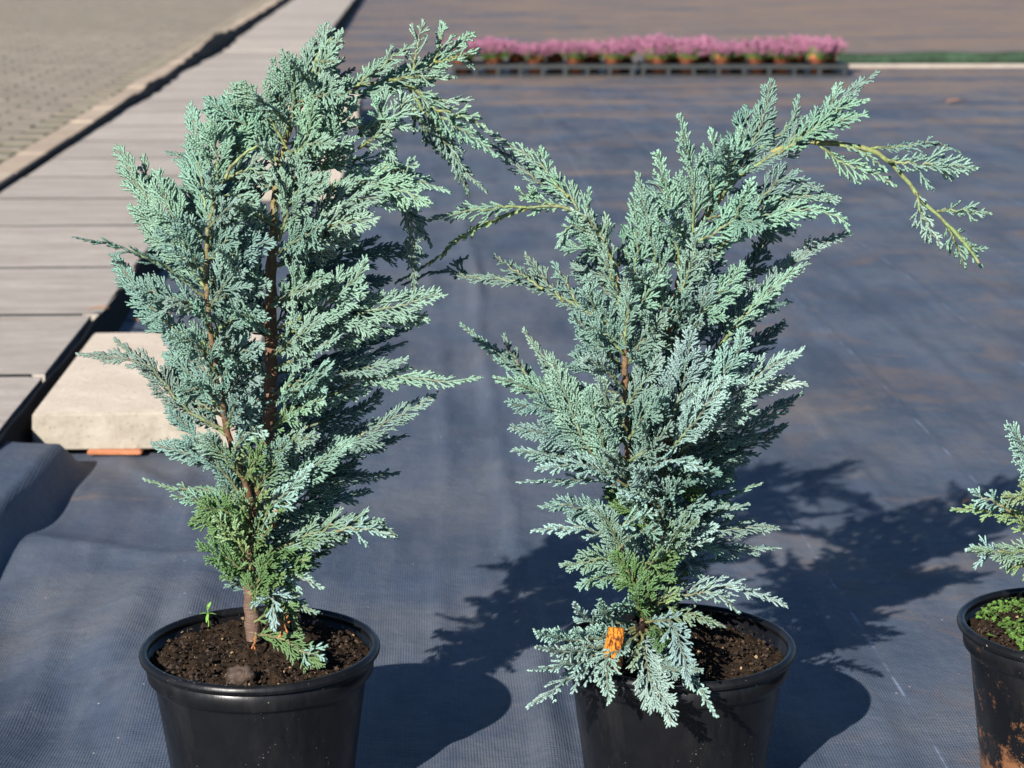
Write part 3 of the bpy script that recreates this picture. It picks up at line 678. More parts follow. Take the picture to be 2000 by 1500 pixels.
B1 = [  # photo trace, depth at start / end, half width px, tilt, palette
 # crown
 ([(575, 240), (605, 160), (640, 60)], .02, .03, 62, .05, 'mint'), ([(590, 200), (630, 130), (667, 62)], .02, .0, 44, .1, 'mint'), ([(560, 270), (575, 190), (560, 112)], .01, -.02, 62, .0, 'mint'),
 ([(560, 290), (520, 220), (470, 172)], .0, -.01, 62, .0, 'mint'), ([(545, 320), (480, 245), (405, 200)], .0, -.01, 60, .1, 'mint'), ([(590, 260), (630, 200), (650, 150)], .0, -.03, 56, .0, 'mint'),
 ([(600, 330), (640, 260), (690, 205)], -.01, -.04, 60, .0, 'mint'), ([(560, 330), (600, 270), (610, 200)], -.02, -.06, 58, .1, 'mint'), ([(620, 350), (650, 280), (655, 230)], -.02, -.05, 52, .0, 'mint'),
 ([(610, 170), (650, 155), (690, 135)], .02, .05, 16, .9, 'deep'), ([(540, 220), (560, 150), (575, 120)], .02, .03, 22, .7, 'deep'),
 # arching right-hand top
 ([(600, 260), (650, 200), (720, 165), (790, 152), (850, 122), (890, 90), (918, 66)], .0, .05, 50, .1, 'mint'),
 ([(805, 150), (815, 95), (826, 44)], .01, .02, 36, .0, 'mint'), ([(848, 122), (860, 85), (862, 46)], .03, .04, 34, .0, 'mint'), ([(850, 122), (895, 112), (934, 98)], .02, .03, 34, .1, 'mint'),
 ([(690, 175), (750, 125), (812, 82)], .0, .02, 30, .4, 'mint'), ([(760, 156), (820, 150), (888, 150)], .0, .02, 30, .4, 'mint'),
 ([(790, 165), (850, 195), (920, 195)], .01, .01, 30, .3, 'mint'), ([(805, 170), (870, 230), (955, 290), (968, 305)], .01, .0, 34, .4, 'mint'), ([(800, 175), (860, 260), (905, 330), (948, 372)], .02, .02, 26, .7, 'blue'),
 ([(790, 185), (830, 250), (880, 300), (915, 380)], .03, .04, 26, .7, 'deep'), ([(810, 190), (850, 235), (858, 292)], .04, .08, 24, .2, 'deep'), ([(700, 250), (760, 245), (795, 190)], -.01, -.02, 52, .0, 'mint'),
 ([(690, 270), (740, 245), (735, 195)], -.01, -.02, 48, .0, 'mint'), ([(850, 215), (895, 225), (945, 245)], .0, -.01, 24, .3, 'mint'), ([(700, 290), (740, 265), (768, 245)], -.02, -.05, 34, .1, 'mint'),
 # right
 ([(630, 330), (720, 315), (800, 345), (876, 374)], .0, -.01, 44, .5, 'mint'), ([(740, 325), (785, 335), (812, 318)], -.01, -.03, 30, .2, 'mint'), ([(620, 380), (700, 360), (780, 372), (835, 396)], -.02, -.06, 56, .3, 'mint'),
 ([(740, 360), (795, 410), (806, 490), (812, 590)], .0, .0, 26, .5, 'blue'), ([(770, 390), (815, 430), (842, 478)], .0, .02, 20, .5, 'blue'), ([(590, 460), (660, 400), (740, 385)], -.02, -.07, 64, .2, 'mint'),
 ([(560, 480), (650, 440), (730, 430)], -.02, -.08, 62, .2, 'mint'), ([(560, 540), (660, 500), (780, 490), (830, 500)], .02, .06, 48, .6, 'deep'), ([(545, 520), (620, 470), (690, 470)], -.01, -.05, 56, .3, 'blue'),
 ([(545, 640), (630, 600), (690, 550), (716, 508)], -.01, -.07, 64, .0, 'mint'), ([(540, 660), (640, 625), (760, 600), (858, 574)], -.01, -.07, 62, .35, 'mint'), ([(540, 690), (640, 650), (740, 630), (832, 620)], .0, -.05, 54, .3, 'mint'),
 ([(560, 600), (650, 560), (760, 545)], .02, .05, 50, .5, 'deep'), ([(540, 730), (640, 700), (740, 660), (800, 640)], .02, .05, 50, .6, 'deep'), ([(545, 760), (640, 720), (730, 690), (790, 668)], .0, .02, 46, .6, 'blue'),
 ([(535, 810), (620, 780), (710, 745), (790, 735), (860, 745), (938, 738)], .0, -.04, 46, .4, 'mint'), ([(540, 790), (620, 740), (700, 720), (790, 705)], .0, -.03, 50, .5, 'blue'),
 ([(530, 860), (610, 830), (700, 800), (740, 770)], .0, .03, 56, .5, 'deep'), ([(525, 900), (620, 880), (720, 845), (790, 805), (848, 774)], .0, .0, 50, .35, 'blue'), ([(520, 930), (610, 910), (700, 880), (790, 850)], .02, .05, 46, .6, 'deep'),
 ([(510, 960), (600, 940), (690, 930), (775, 925)], .0, .03, 42, .7, 'deep'), ([(505, 990), (570, 940), (640, 890), (690, 860)], -.01, -.05, 52, .3, 'blue'), ([(500, 1010), (560, 960), (610, 910)], -.01, -.05, 44, .3, 'pale'),
 ([(495, 1040), (580, 1010), (660, 975), (720, 960)], .0, .04, 44, .6, 'blue'), ([(492, 1090), (570, 1060), (650, 1030), (710, 1020), (772, 1044)], .0, -.02, 44, .5, 'mid'), ([(492, 1110), (570, 1090), (640, 1060), (690, 1040)], .01, .03, 40, .6, 'green'),
 ([(655, 1038), (710, 1030), (768, 1048)], -.02, -.03, 34, .1, 'pale'), ([(495, 1130), (560, 1110), (620, 1100)], .0, .03, 38, .5, 'green'), ([(492, 1150), (545, 1120), (590, 1130), (628, 1148)], -.01, -.03, 30, .3, 'pale'),
 ([(495, 1160), (520, 1120), (530, 1070)], -.02, -.05, 34, .0, 'green'), ([(495, 1180), (550, 1160), (600, 1190), (618, 1196)], .0, -.02, 26, .5, 'mid'), ([(500, 1140), (530, 1170), (535, 1228)], -.02, -.05, 28, .0, 'pale'),
 ([(500, 1240), (545, 1245), (590, 1270), (626, 1300)], -.01, -.06, 44, .4, 'green'), ([(585, 1270), (610, 1278), (634, 1286)], -.05, -.06, 24, .2, 'pale'), ([(505, 1170), (560, 1200), (590, 1240)], .0, -.02, 24, .5, 'green'),
 ([(505, 1060), (525, 1030), (540, 1000)], -.01, -.03, 14, .3, 'dead'), ([(540, 1205), (560, 1215), (548, 1240)], -.02, -.04, 10, .3, 'dead'), ([(500, 1236), (500, 1252), (494, 1262)], -.01, -.02, 6, .3, 'dead'),
 ([(495, 1100), (560, 1065), (630, 1030)], -.01, .0, 56, .3, 'green'), ([(492, 1060), (560, 1030), (640, 1000)], .0, .02, 52, .5, 'deep'), ([(495, 1135), (550, 1120), (600, 1090)], -.01, -.02, 44, .3, 'green'), ([(500, 1000), (560, 985), (650, 940), (690, 900)], .01, .04, 56, .4, 'deep'),
 ([(498, 1195), (505, 1140), (515, 1090)], -.02, -.04, 34, .0, 'green'), ([(497, 1215), (540, 1190), (580, 1180)], -.01, -.02, 30, .4, 'green'), ([(492, 1030), (440, 1000), (390, 990)], -.01, -.03, 48, .2, 'green'), ([(486, 1090), (450, 1040), (420, 1010)], -.02, -.04, 40, .1, 'yel'),
 ([(470, 930), (430, 880), (400, 850)], -.02, -.04, 46, .2, 'mid'), ([(500, 960), (540, 900), (560, 860)], -.02, -.05, 44, .1, 'mid'),
 # left, bottom to top
 ([(490, 1160), (465, 1140), (440, 1122)], .0, .02, 26, .5, 'deep'), ([(490, 1120), (440, 1090), (390, 1065)], -.01, -.03, 44, .3, 'green'), ([(492, 1070), (440, 1030), (378, 1015)], -.01, -.02, 40, .2, 'green'),
 ([(495, 1020), (430, 990), (340, 968)], -.01, -.02, 32, .4, 'mid'), ([(485, 975), (420, 958), (350, 955), (284, 937)], .0, .01, 22, .6, 'mid'), ([(470, 930), (410, 900), (350, 880), (300, 868)], .0, .02, 34, .5, 'blue'),
 ([(465, 960), (420, 900), (370, 840), (330, 800)], -.01, -.03, 46, .2, 'blue'), ([(440, 840), (380, 810), (330, 760), (290, 715), (230, 700), (154, 692)], .0, .0, 36, .4, 'blue'), ([(330, 760), (270, 700), (226, 664)], .0, .02, 20, .6, 'deep'),
 ([(440, 850), (390, 800), (360, 740), (345, 690)], .0, .03, 44, .3, 'deep'), ([(430, 800), (380, 740), (330, 690)], .0, .02, 46, .3, 'blue'), ([(415, 680), (340, 640), (280, 580), (222, 500)], -.01, .0, 52, .2, 'blue'),
 ([(408, 610), (350, 590), (290, 570), (250, 560)], -.01, -.03, 46, .4, 'blue'), ([(400, 580), (320, 520), (240, 485), (148, 464)], -.02, -.05, 30, .85, 'deep'), ([(405, 570), (350, 490), (300, 410), (262, 350), (234, 290)], .0, .02, 56, .1, 'mint'),
 ([(320, 440), (290, 370), (280, 306)], .02, .04, 34, .1, 'mint'), ([(405, 500), (350, 440), (320, 380), (310, 340)], -.01, -.02, 56, .1, 'mint'), ([(405, 460), (395, 350), (385, 270), (372, 206)], -.01, .0, 54, .0, 'mint'),
 ([(440, 350), (455, 260), (470, 168)], .0, .0, 52, .0, 'mint'), ([(425, 385), (385, 320), (326, 297)], .02, .06, 30, .6, 'deep'), ([(470, 300), (440, 230), (405, 203)], .0, .02, 44, .1, 'mint'), ([(430, 370), (420, 290), (415, 235)], -.01, -.03, 50, .1, 'mint'),
 # sprays in front of and beside the two stems
 ([(408, 560), (450, 500), (530, 470)], -.02, -.06, 54, .1, 'blue'), ([(405, 490), (440, 420), (500, 390)], -.02, -.06, 54, .1, 'mint'), ([(408, 600), (460, 570), (525, 560)], -.02, -.06, 46, .3, 'blue'), ([(415, 660), (460, 620), (515, 615)], -.02, -.05, 44, .2, 'blue'),
 ([(425, 730), (465, 690), (512, 680)], -.02, -.05, 42, .2, 'blue'), ([(432, 790), (470, 745), (510, 740)], -.02, -.05, 40, .2, 'blue'), ([(440, 830), (480, 800), (505, 790)], -.02, -.05, 38, .2, 'blue'), ([(455, 880), (490, 840), (520, 850)], -.02, -.05, 36, .2, 'pale'),
 ([(475, 940), (500, 900), (515, 860)], -.02, -.05, 32, .2, 'green'), ([(440, 350), (490, 330), (530, 350)], -.02, -.04, 44, .2, 'mint'), ([(420, 400), (455, 380), (500, 400)], -.03, -.06, 44, .2, 'mint'),
 ([(405, 540), (360, 480), (340, 420)], -.02, -.05, 52, .1, 'blue'), ([(410, 620), (370, 590), (330, 600)], -.03, -.06, 44, .2, 'blue'), ([(420, 700), (380, 670), (330, 660)], -.02, -.05, 44, .2, 'blue'), ([(430, 770), (390, 760), (350, 770)], -.02, -.05, 40, .3, 'blue'),
 ([(535, 770), (600, 740), (650, 730)], -.01, -.06, 48, .2, 'mint'), ([(535, 720), (600, 690), (660, 660)], -.01, -.07, 52, .2, 'mint'), ([(532, 600), (590, 560), (640, 540)], -.01, -.07, 52, .2, 'mint'), ([(530, 840), (580, 800), (630, 780)], -.01, -.06, 50, .3, 'mid'),
 ([(522, 880), (570, 860), (620, 850)], -.01, -.06, 42, .3, 'mid'), ([(555, 420), (580, 340), (600, 300)], -.02, -.05, 48, .0, 'mint'), ([(545, 470), (570, 400), (640, 350)], -.02, -.07, 60, .1, 'mint'),
]
for pts, d0, d1, W, tl, pal in B1:
    yel = (.22, .27, .075) if pts[0][1] < 700 else ((.14, .15, .055) if pts[0][1] > 900 else (.15, .20, .07))
    frond(c1, trace(pts, Y1, d0, d1), W * PX * .94, facing(tl), pal, r0=1.3 + .0035 * sum(math.dist(pts[k], pts[k + 1]) for k in range(len(pts) - 1)), bare=.03, wood=yel)
low1 = lambda y: ('blue' if y < 880 else 'deep') if rng.random() < .7 else 'deep'
fill(c1, TR1[4:], Y1, OUT1, 32, (90, 190), (.02, .10), low1, .36, (.1, .7), 20, .01)
fill(c1, LD1[2:-2], Y1, OUT1, 30, (80, 150), (.0, .07), low1, .38, (.0, .5), 10, .0)
fill(c1, TR1[5:], Y1, OUT1, 48, (70, 140), (-.10, -.05), 'mint', .38, (.0, .4), 60, -.005, (38, 70))

fill(c1, LD1[2:9], Y1, OUT1, 40, (60, 110), (-.05, -.02), 'blue', .40, (.0, .4), 14, -.035, (16, 44))
OUT1L = [(400, 940), (395, 1060), (440, 1140), (480, 1190), (560, 1190), (610, 1130), (650, 1040), (700, 960), (700, 880), (440, 860)]
fill(c1, TR1[1:6], Y1, OUT1L, 17, (70, 150), (-.02, .08), lambda y: 'green' if rng.random() < .55 else ('mid' if rng.random() < .6 else 'deep'), .36, (.1, .6), 8, .004)
fill(c1, TR1[1:4], Y1, OUT1L, 22, (40, 80), (-.05, -.01), 'green', .34, (.1, .6), 8, -.004, (20, 60))
fill(c1, TR1[2:6], Y1, OUT1L, 34, (50, 100), (-.06, -.02), lambda y: 'mid' if rng.random() < .5 else 'yel', .36, (.1, .5), 20, -.004, (14, 40))

# ================================================================== conifer two (sprays hanging over the pot)
Y2 = 1.815
c2 = empty('conifer', (POT2[0], POT2[1], PH - .016)); tag(c2, 'open-topped blue conifer with long arching tips and low sprays over its pot rim', 'conifer', 'potted blue conifers')
TR2 = [(1262, 1215), (1275, 1150), (1288, 1060), (1296, 960), (1304, 860), (1310, 760), (1312, 660), (1322, 570), (1352, 470), (1400, 395), (1450, 338), (1510, 298), (1570, 280), (1640, 282), (1700, 294), (1752, 330), (1800, 390), (1850, 440), (1886, 478), (1912, 514)]
LD2 = [(1290, 1040), (1262, 980), (1232, 915), (1226, 830), (1222, 740), (1218, 650), (1212, 570), (1196, 505), (1170, 455), (1130, 415), (1080, 402), (1030, 406)]
stem(c2, 'trunk', trace(TR2, Y2, .0, -.02, .03), [.0060, .0056, .0052, .0048, .0044, .0040, .0036, .0032, .0028, .0024, .0020, .0016, .0013], [(.16, .09, .06), (.20, .10, .06), (.24, .12, .065), (.27, .13, .06), (.30, .24, .10), (.24, .27, .09), (.19, .27, .09), (.17, .28, .10)], MBARK, 12, 90)
stem(c2, 'leader', trace(LD2, Y2, .01, -.02, -.03), [.0036, .0034, .0033, .0031, .0027, .0023, .0019, .0016, .0013], RED[:4] + [(.17, .16, .07), (.14, .20, .08)], MSTEM, 8)
OUT2 = [(1330, 235), (1245, 345), (1210, 420), (1150, 400), (1060, 330), (1090, 460), (1140, 560), (1130, 640), (1010, 735), (1000, 830), (1010, 890), (1020, 940), (1060, 1030), (1110, 1105), (1200, 1170), (1300, 1160),
        (1480, 1090), (1510, 1040), (1470, 960), (1540, 830), (1560, 760), (1530, 640), (1560, 540), (1620, 470), (1600, 390), (1480, 330), (1480, 200), (1400, 260)]
B2 = [
 # the long arching top
 ([(1600, 283), (1650, 320), (1700, 335), (1748, 362)], -.01, -.02, 26, .2, 'mint'), ([(1640, 284), (1690, 300), (1730, 330)], -.01, -.03, 12, .4, 'mint'), ([(1700, 290), (1770, 286), (1830, 283), (1872, 295)], .0, .01, 22, .8, 'deep'),
 ([(1730, 312), (1790, 322), (1850, 322), (1906, 330)], -.01, -.01, 42, .1, 'mint'), ([(1790, 375), (1805, 430), (1838, 480)], -.01, -.02, 26, .2, 'pale'), ([(1830, 412), (1880, 412), (1932, 416)], -.01, -.01, 26, .1, 'mint'),
 ([(1845, 432), (1865, 470), (1884, 520)], -.01, -.01, 22, .2, 'mint'), ([(1872, 458), (1895, 485), (1925, 485)], -.01, -.01, 14, .3, 'mint'), ([(1860, 445), (1890, 480), (1914, 518)], -.01, -.01, 14, .2, 'mint'),
 ([(1440, 345), (1530, 290), (1600, 235), (1660, 180), (1712, 142)], .0, .03, 40, .4, 'blue'), ([(1520, 300), (1600, 250), (1690, 225)], -.01, -.03, 44, .1, 'mint'), ([(1540, 290), (1610, 225), (1640, 165)], .0, -.01, 44, .0, 'mint'),
 ([(1590, 250), (1640, 215), (1694, 195)], -.01, -.02, 34, .2, 'mint'), ([(1420, 370), (1470, 280), (1495, 210), (1506, 158)], .01, .02, 44, .15, 'blue'), ([(1470, 300), (1545, 240), (1560, 190)], .01, .03, 28, .4, 'deep'), ([(1410, 390), (1440, 300), (1445, 250)], .0, .0, 44, .1, 'mint'),
 ([(1380, 430), (1395, 330), (1390, 255)], .0, -.01, 48, .0, 'mint'), ([(1350, 500), (1355, 380), (1342, 300), (1328, 228)], -.01, -.03, 48, .0, 'mint'), ([(1330, 540), (1310, 420), (1285, 298)], -.01, -.03, 46, .0, 'mint'),
 ([(1310, 600), (1275, 480), (1246, 342)], -.01, -.03, 48, .1, 'mint'), ([(1225, 620), (1245, 500), (1240, 410), (1246, 350)], -.01, -.02, 44, .1, 'mint'), ([(1350, 480), (1430, 430), (1470, 350)], -.02, -.06, 44, .2, 'mint'),
 ([(1400, 470), (1480, 410), (1560, 385), (1632, 388)], .0, -.01, 50, .3, 'mint'), ([(1370, 520), (1460, 440), (1560, 410), (1640, 425), (1656, 450)], -.01, -.03, 44, .4, 'mint'), ([(1460, 420), (1530, 350), (1600, 370)], .0, -.01, 36, .4, 'blue'),
 ([(1340, 760), (1430, 640), (1510, 560), (1580, 490), (1656, 456)], .0, .02, 50, .3, 'blue'), ([(1400, 680), (1470, 600), (1530, 545), (1560, 520)], -.01, -.03, 42, .2, 'mint'), ([(1340, 640), (1400, 580), (1450, 520)], -.01, -.04, 52, .1, 'mint'),
 ([(1330, 700), (1370, 600), (1390, 540)], -.01, -.03, 48, .1, 'blue'), ([(1400, 560), (1470, 520), (1500, 460)], .03, .06, 36, .3, 'deep'), ([(1330, 660), (1420, 620), (1540, 590)], .03, .09, 46, .5, 'deep'), ([(1330, 760), (1440, 700), (1530, 630)], .03, .08, 48, .5, 'deep'),
 # broad pale sprays at the middle right
 ([(1300, 860), (1330, 760), (1350, 650)], -.03, -.08, 66, .0, 'pale'), ([(1310, 860), (1380, 770), (1440, 690), (1450, 650)], -.03, -.08, 66, .05, 'pale'), ([(1320, 870), (1420, 790), (1500, 720), (1560, 690)], -.02, -.08, 58, .2, 'pale'), ([(1330, 880), (1430, 800), (1510, 750), (1572, 750)], -.02, -.06, 46, .3, 'pale'),
 ([(1310, 880), (1360, 820), (1420, 740)], -.05, -.10, 52, .1, 'pale'), ([(1310, 900), (1420, 860), (1500, 810), (1562, 770)], .0, .03, 46, .6, 'deep'), ([(1300, 930), (1400, 900), (1480, 860), (1535, 828)], .01, .04, 44, .7, 'deep'), ([(1300, 900), (1400, 850), (1470, 800)], .0, .0, 52, .6, 'deep'),
 ([(1300, 950), (1360, 920), (1440, 880)], .02, .05, 44, .7, 'deep'), ([(1240, 930), (1300, 900), (1375, 915)], -.04, -.09, 36, .6, 'pale'), ([(1300, 1000), (1390, 980), (1485, 945)], .0, .02, 26, .7, 'mid'), ([(1300, 1020), (1380, 1005), (1460, 985)], .0, -.03, 36, .6, 'blue'),
 ([(1290, 1060), (1380, 1040), (1450, 1030), (1518, 1032)], .0, .0, 44, .65, 'blue'), ([(1290, 1080), (1370, 1060), (1450, 1070), (1518, 1070)], .0, .02, 40, .7, 'blue'), ([(1285, 1080), (1330, 1050), (1400, 1030)], -.02, -.07, 42, .5, 'pale'), ([(1285, 1100), (1340, 1070), (1390, 1055)], -.02, -.07, 36, .6, 'pale'),
 ([(1275, 1130), (1350, 1100), (1430, 1090)], .02, .05, 36, .7, 'deep'),
 ([(1265, 1200), (1320, 1165), (1400, 1145), (1470, 1155), (1534, 1182)], -.01, -.03, 44, .45, 'pale'), ([(1320, 1165), (1400, 1160), (1440, 1195)], -.03, -.04, 22, .4, 'pale'), ([(1265, 1200), (1340, 1200), (1412, 1222)], -.01, -.02, 28, .5, 'mid'), ([(1262, 1190), (1310, 1140), (1340, 1120)], .0, .0, 34, .4, 'green'),
 # low sprays over the rim
 ([(1262, 1215), (1310, 1215), (1330, 1270), (1345, 1330)], -0.062, -0.165, 44, .2, 'pale'), ([(1262, 1230), (1300, 1290), (1360, 1340), (1398, 1398)], -0.062, -0.180, 32, .3, 'pale'), ([(1255, 1240), (1262, 1300), (1290, 1360), (1312, 1412)], -0.082, -0.185, 50, .2, 'pale'),
 ([(1250, 1235), (1290, 1300), (1370, 1310)], -0.072, -0.165, 36, .3, 'blue'), ([(1245, 1250), (1180, 1290), (1110, 1330), (1032, 1380)], -0.072, -0.175, 46, .25, 'pale'), ([(1245, 1240), (1190, 1290), (1190, 1370)], -0.082, -0.175, 40, .2, 'pale'), ([(1240, 1235), (1160, 1285), (1100, 1300), (1036, 1310)], -0.062, -0.165, 36, .3, 'pale'),
 ([(1240, 1225), (1180, 1245), (1110, 1250), (1046, 1234)], -0.052, -0.145, 46, .3, 'pale'), ([(1240, 1230), (1180, 1260), (1110, 1272), (1048, 1264)], -0.062, -0.155, 34, .4, 'pale'), ([(1238, 1220), (1190, 1225), (1140, 1205), (1122, 1178)], -0.032, -0.095, 40, .2, 'pale'), ([(1240, 1215), (1205, 1215), (1185, 1200), (1172, 1172)], -0.032, -0.095, 34, .2, 'blue'),
 ([(1250, 1200), (1225, 1185), (1200, 1180)], -0.032, -0.085, 28, .3, 'blue'), ([(1258, 1240), (1245, 1270), (1235, 1310)], -0.072, -0.135, 22, .3, 'mid'), ([(1262, 1215), (1290, 1230), (1290, 1270)], -0.042, -0.115, 34, .3, 'green'), ([(1262, 1215), (1250, 1190), (1248, 1150)], -0.032, -0.085, 30, .1, 'green'),
 # left, top to bottom
 ([(1205, 560), (1165, 460), (1110, 380), (1050, 320), (990, 280), (946, 250)], -.01, .02, 40, .3, 'mint'), ([(1110, 385), (1070, 340), (1055, 290)], .0, .02, 28, .3, 'mint'), ([(1130, 400), (1070, 370), (1010, 320), (945, 272)], .01, .04, 26, .5, 'blue'), ([(1190, 520), (1150, 430), (1150, 370)], -.01, -.03, 34, .2, 'mint'),
 ([(1180, 480), (1120, 440), (1090, 480)], -.01, -.03, 28, .2, 'mint'), ([(1040, 404), (960, 432), (890, 474), (830, 520), (776, 550)], .0, .03, 12, .4, 'yel'), ([(1030, 405), (960, 405), (900, 415), (842, 428)], .0, -.01, 26, .3, 'mint'), ([(1100, 402), (1050, 395), (1010, 370)], .0, -.01, 26, .3, 'mint'),
 ([(1212, 640), (1130, 600), (1060, 562), (980, 545), (910, 540), (850, 530), (790, 555)], .0, .05, 26, .55, 'deep'), ([(1060, 565), (1010, 530), (968, 500)], .01, .03, 22, .4, 'deep'), ([(1100, 590), (1060, 540), (1028, 498)], .01, .02, 24, .5, 'deep'), ([(1130, 600), (1110, 560), (1082, 514)], .01, .02, 24, .4, 'blue'), ([(920, 540), (890, 520), (912, 502)], .04, .05, 16, .5, 'deep'),
 ([(1215, 660), (1160, 600), (1150, 540)], -.01, -.03, 38, .2, 'blue'), ([(1220, 720), (1160, 660), (1120, 620)], -.01, -.03, 46, .2, 'blue'), ([(1222, 790), (1150, 770), (1080, 720), (1024, 646)], .0, .02, 32, .5, 'blue'), ([(1222, 830), (1130, 790), (1040, 740), (970, 690), (902, 634)], .0, .03, 34, .4, 'blue'), ([(1030, 735), (1000, 690), (985, 655)], .01, .03, 20, .4, 'deep'),
 ([(1130, 870), (1080, 800), (1040, 760), (968, 738)], -.02, -.03, 48, .2, 'mint'), ([(1226, 900), (1150, 850), (1080, 800), (998, 790)], -.02, -.05, 54, .2, 'blue'), ([(1228, 910), (1160, 880), (1080, 850), (1000, 836)], -.02, -.05, 50, .3, 'blue'), ([(1180, 920), (1130, 840), (1100, 760), (1080, 700)], -.03, -.05, 54, .05, 'mint'),
 ([(1190, 920), (1170, 830), (1150, 760)], -.03, -.06, 52, .05, 'mint'), ([(1232, 930), (1160, 910), (1080, 890), (1004, 880)], -.02, -.04, 40, .4, 'blue'), ([(1240, 960), (1170, 940), (1090, 940), (1014, 942)], -.02, -.05, 38, .6, 'pale'), ([(1225, 950), (1150, 910), (1050, 915)], -.03, -.06, 36, .6, 'pale'),
 ([(1215, 1030), (1160, 1000), (1100, 985), (1060, 990)], -.02, -.04, 36, .6, 'blue'), ([(1262, 1165), (1220, 1090), (1190, 1020), (1150, 990)], -.03, -.06, 46, .3, 'mid'), ([(1215, 1060), (1150, 1035), (1095, 1030), (1042, 1036)], -.03, -.05, 32, .6, 'pale'), ([(1230, 1100), (1170, 1090), (1130, 1100), (1098, 1104)], -.03, -.05, 34, .4, 'mid'),
 ([(1240, 1130), (1180, 1125), (1130, 1145)], -.03, -.05, 30, .4, 'mid'), ([(1200, 1040), (1240, 1010), (1280, 1005)], -.05, -.08, 36, .5, 'pale'), ([(1210, 1070), (1250, 1040), (1290, 1040)], -.05, -.08, 36, .5, 'blue'), ([(1240, 1140), (1270, 1100), (1300, 1080)], -.03, -.05, 34, .3, 'green'),
 ([(1262, 1180), (1230, 1120), (1200, 1080)], -.03, -.05, 46, .1, 'green'), ([(1266, 1160), (1300, 1110), (1320, 1080)], -.03, -.05, 44, .2, 'green'), ([(1270, 1200), (1300, 1170), (1330, 1150)], -.02, -.04, 36, .3, 'yel'), ([(1258, 1200), (1262, 1160), (1270, 1120)], -.03, -.05, 36, .1, 'green'), ([(1260, 1215), (1255, 1180), (1235, 1150)], -.03, -.05, 30, .1, 'green'),
 ([(1300, 960), (1340, 930), (1400, 925)], -.02, -.05, 44, .4, 'deep'), ([(1296, 1000), (1260, 970), (1215, 960)], -.04, -.07, 42, .4, 'pale'), ([(1292, 1040), (1330, 1000), (1390, 985)], -.02, -.05, 42, .4, 'blue'),
 ([(1216, 610), (1192, 540), (1180, 480)], -.05, -.07, 34, .1, 'mint'), ([(1200, 520), (1160, 440), (1120, 410)], -.04, -.05, 30, .2, 'mint'), ([(1218, 680), (1226, 600), (1222, 540)], -.05, -.07, 34, .1, 'blue'),
 # beside the leader
 ([(1216, 640), (1260, 580), (1290, 540)], -.03, -.06, 48, .1, 'mint'), ([(1220, 720), (1260, 660), (1300, 620)], -.03, -.06, 48, .1, 'blue'), ([(1222, 800), (1260, 740), (1290, 700)], -.03, -.06, 46, .1, 'blue'), ([(1226, 860), (1270, 800), (1300, 770)], -.04, -.07, 46, .2, 'blue'), ([(1216, 690), (1180, 650), (1150, 640)], -.04, -.06, 42, .1, 'blue'),
 ([(1220, 760), (1180, 720), (1150, 700)], -.04, -.07, 44, .1, 'blue'), ([(1225, 840), (1190, 790), (1180, 740)], -.04, -.07, 44, .1, 'mint'), ([(1230, 900), (1275, 870), (1310, 830)], -.04, -.07, 44, .4, 'deep'), ([(1320, 590), (1350, 520), (1360, 450)], -.02, -.05, 46, .0, 'mint'), ([(1312, 680), (1290, 590), (1280, 520)], -.02, -.05, 46, .0, 'mint'),
]
for pts, d0, d1, W, tl, pal in B2:
    yel = (.20, .26, .08) if pts[0][1] < 700 else ((.14, .15, .055) if pts[0][1] > 900 else (.15, .20, .07))
    frond(c2, trace(pts, Y2, d0, d1), W * PX * .94, facing(tl), pal, r0=1.3 + .003 * sum(math.dist(pts[k], pts[k + 1]) for k in range(len(pts) - 1)), bare=.03, wood=yel)
low2 = lambda y: 'blue' if rng.random() < .5 else 'deep'
fill(c2, TR2[2:11], Y2, OUT2, 36, (80, 180), (.02, .10), low2, .36, (.1, .7), 30, .01)
fill(c2, LD2[2:-3], Y2, OUT2, 34, (80, 150), (.0, .06), low2, .38, (.0, .5), 10, .0)
fill(c2, TR2[4:11], Y2, OUT2, 70, (70, 130), (-.08, -.04), 'blue', .38, (.0, .4), 40, .0, (38, 70))

OUT2L = [(1090, 900), (1080, 1010), (1120, 1110), (1200, 1180), (1290, 1185), (1380, 1130), (1440, 1060), (1440, 960), (1400, 860), (1150, 860)]
fill(c2, TR2[1:7], Y2, OUT2L, 17, (70, 150), (-.03, .08), lambda y: 'green' if rng.random() < .3 else ('blue' if rng.random() < .5 else 'deep'), .38, (.2, .7), 8, .004)
fill(c2, TR2[1:7], Y2, OUT2, 30, (60, 120), (-.09, -.03), lambda y: 'mid' if y > 1040 else 'blue', .40, (.1, .5), 20, -.006, (10, 45))
fill(c2, LD2[0:4], Y2, OUT2, 26, (60, 110), (-.07, -.02), 'blue', .40, (.1, .5), 10, -.01, (14, 45))

